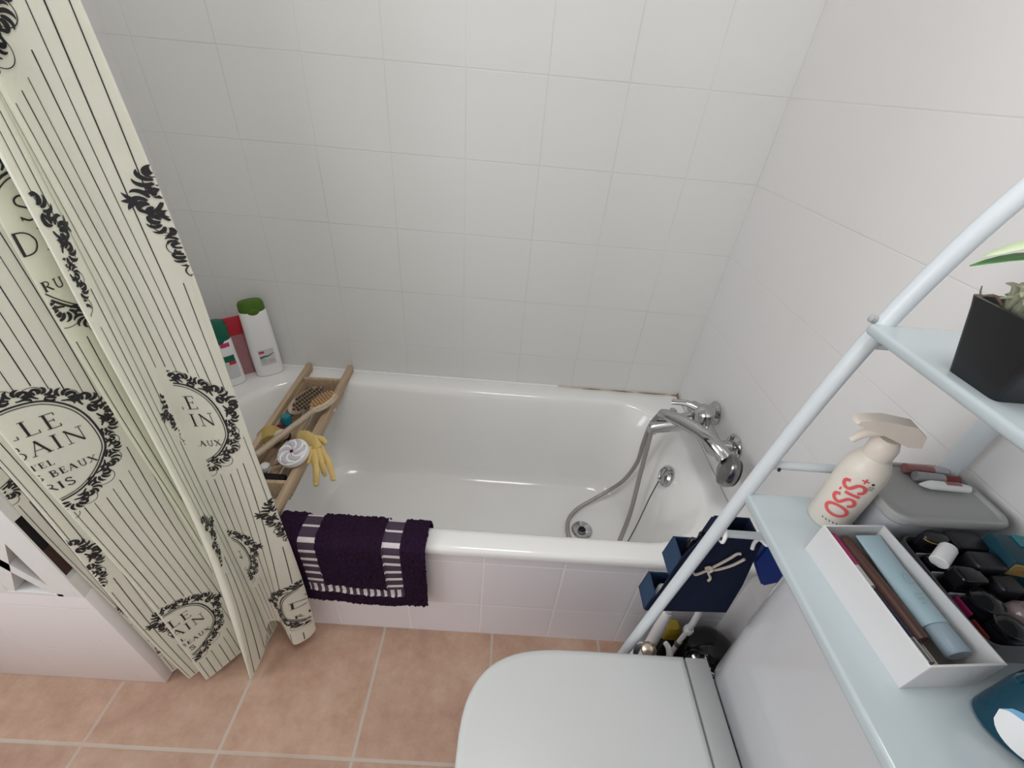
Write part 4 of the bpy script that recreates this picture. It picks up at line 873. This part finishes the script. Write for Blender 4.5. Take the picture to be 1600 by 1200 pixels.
for k in range(13):
    a = 2*PI*k/13+SR_.uniform(-.2, .2); l = SR_.uniform(.014, .028); h = SR_.uniform(.008, .026); bx_, by = -.246+SR_.uniform(-.008, .006), -.966+SR_.uniform(-.006, .006)
    tip = (bx_+l*math.cos(a), by+l*.7*math.sin(a), UZ+.060+h)
    b = B(); tube(b, [(bx_, by, UZ+.057), (bx_+l*.45*math.cos(a), by+l*.3*math.sin(a), UZ+.064+h*.75), tip], [.0024, .0025, .0005], 8, sub=4); part('succulent_shoot', b, M_succ, pl)
b = B(); tube(b, [(-.250, -.962, UZ+.060), (-.262, -.957, UZ+.072), (-.272, -.955, UZ+.071), (-.278, -.956, UZ+.079)], [.0011, .001, .0008, .0004], 6, sub=4); tube(b, [(-.232, -.962, UZ+.058), (-.240, -.957, 1.246), (-.252, -.955, 1.256)], [.0014, .0012, .0005], 6, sub=4); part('dry_root', b, M_root, pl)
# ------------------------------------------------------------------ things in the gap beside the toilet
br = thing('toilet_brush', 'white handled toilet brush standing by the rack leg', 'toilet brush', (-.226, -.775, 0))
b = B(); tube(b, [(-.226, -.775, .10), (-.227, -.775, .28), (-.227, -.775, .355)], [.014, .0135, .010], 16); hb = part('handle', b, M_white, br); b = B(); ell(b, (-.227, -.775, .358), .0095, .0095, .006); part('handle_cap', b, M_gbox, hb)
b = B(); lathe(b, [(.001, 0), (.036, 0), (.040, .006), (.037, .10), (.033, .125), (.029, .125), (.028, .10), (.028, .01)], (-.226, -.775, 0), n=32, caps=False); part('holder', b, M_white, br)
vl = thing('stop_valve', 'nickel angle stop valve with a white wall rose near the toilet brush', 'valve', (-.26, -.815, .20))
b = B(); lathe(b, [(.001, .016), (.012, .014), (.017, .004), (.017, -.010), (.012, -.022), (.008, -.03), (.008, -.06)], (-.262, -.822, .265), (-.45, -.35, .8), n=28); part('knob', b, M_brass, vl)
b = B(); tube(b, [(-.245, -.806, .228), (-.238, -.80, .215), (-.232, -.83, .19), (-.19, -.84, .185)], [.009, .011, .008, .006], 14, sub=4); part('valve_body', b, M_brass, vl)
b = B(); tube(b, [(-.216, -.803, .262), (-.207, -.812, .252), (-.203, -.824, .232), (-.206, -.834, .210), (-.214, -.84, .195)], [.006, .0075, .008, .008, .007], 12, sub=4); part('white_hose', b, M_white, vl)
pp = thing('supply_pipe', 'thin white supply pipe with a nut in front of the black bin', 'pipe', (-.15, -.775, 0))
b = B(); tube(b, [(-.158, -.766, .40), (-.150, -.770, .33), (-.152, -.772, .27)], .0075, 14, sub=3); tube(b, [(-.152, -.772, .27), (-.160, -.776, .205), (-.162, -.777, 0)], .0060, 14); p0 = part('pipe', b, M_white, pp)
b = B(); lathe(b, [(.010, 0), (.0115, .002), (.0115, .016), (.010, .018)], (-.1525, -.772, .258), (.1, .02, 1), n=8); part('nut', b, M_white, p0)
b = B(); lathe(b, [(.0075, 0), (.009, .003), (.009, .014), (.0075, .017)], (-.160, -.776, .195), (.1, .02, 1), n=12); part('lower_nut', b, M_chromed, p0)
cb = thing('cleaner_bottle', 'dark green cleaner bottle with an olive yellow top behind the brush', 'bottle', (-.135, -.728, 0))
b = B(); loft(b, [rr(-.188, -.130, -.752, -.705, .014, 0, 5), rr(-.190, -.128, -.754, -.703, .014, .01, 5), rr(-.188, -.130, -.752, -.705, .014, .165, 5)]); part('body', b, M_cleaner, cb)
b = B(); loft(b, [rr(-.188, -.130, -.752, -.705, .014, .166, 5), rr(-.184, -.134, -.748, -.709, .016, .190, 5), rr(-.174, -.144, -.742, -.716, .010, .203, 5)]); part('yellow_top', b, M_yellow, cb)
bn = thing('waste_bin', 'small round black bin with a chrome pedal lid beside the cistern', 'bin', (-.075, -.785, 0))
b = B(); lathe(b, [(.001, 0), (.060, 0), (.063, .006), (.066, .17), (.064, .185)], (-.075, -.790, 0), n=40); part('bin_body', b, M_blackm, bn)
b = B(); lathe(b, [(.067, .184), (.067, .190), (.062, .205), (.045, .220), (.020, .228), (.001, .229)], (-.075, -.790, 0), n=40); bl_ = part('bin_lid', b, M_black, bn)
b = B(); tube(b, [(-.075+.060*math.cos(a), -.790+.060*math.sin(a), .212) for a in [3.4+i*.15 for i in range(11)]], .0055, 10); tube(b, [(-.135, -.83, .20), (-.125, -.835, .214), (-.105, -.842, .222)], [.010, .011, .008], 14, sub=3); part('chrome_grip', b, M_chrome, bl_)
# ------------------------------------------------------------------ light: daylight through the window, bounce from the white room, and an added overhead fill
def area(name, loc, rot, sx, sy, e, col=(1, 1, 1)):
    l = bpy.data.lights.new(name, 'AREA'); l.shape = 'RECTANGLE'; l.size = sx; l.size_y = sy; l.energy = e; l.color = col
    o = bpy.data.objects.new(name, l); C.objects.link(o); o.location = loc; o.rotation_euler = rot; return o
area('window_daylight', (-2.62, (WY0+WY1)/2, (WZ0+WZ1)/2), (0, math.radians(-90), 0), WZ1-WZ0, WY1-WY0, 25, (.96, .985, 1.))
area('ceiling_fill', (-.62, -1.08, 2.36), (0, 0, 0), .5, .5, 9.0, (1, .98, .95))  # unseen fill added to brighten the tub and the alcove's left end
w = bpy.data.worlds.new('world'); bpy.context.scene.world = w; w.use_nodes = True; w.node_tree.nodes['Background'].inputs[0].default_value = (.85, .92, 1, 1); w.node_tree.nodes['Background'].inputs[1].default_value = 1.
# ------------------------------------------------------------------ camera
cd = bpy.data.cameras.new('camera'); cam = bpy.data.objects.new('camera', cd); C.objects.link(cam)
yw, pt, rl = map(math.radians, (1.72, 35.62, 5.37))
fw = Vector((math.sin(yw)*math.cos(pt), math.cos(yw)*math.cos(pt), -math.sin(pt))); rt = Vector((math.cos(yw), -math.sin(yw), 0)); up = rt.cross(fw)
r2 = rt*math.cos(rl)+up*math.sin(rl); u2 = -rt*math.sin(rl)+up*math.cos(rl)
Mx = Matrix((r2, u2, -fw)).transposed().to_4x4(); Mx.translation = CAMP; cam.matrix_world = Mx
cd.sensor_width = 36; cd.lens = 673.3/1600*36; cd.clip_start = .02
S = bpy.context.scene; S.camera = cam
S.view_settings.view_transform = 'Standard'; S.view_settings.look = 'None'; S.view_settings.gamma = 1; S.view_settings.exposure = 0.; S.view_settings.use_curve_mapping = False
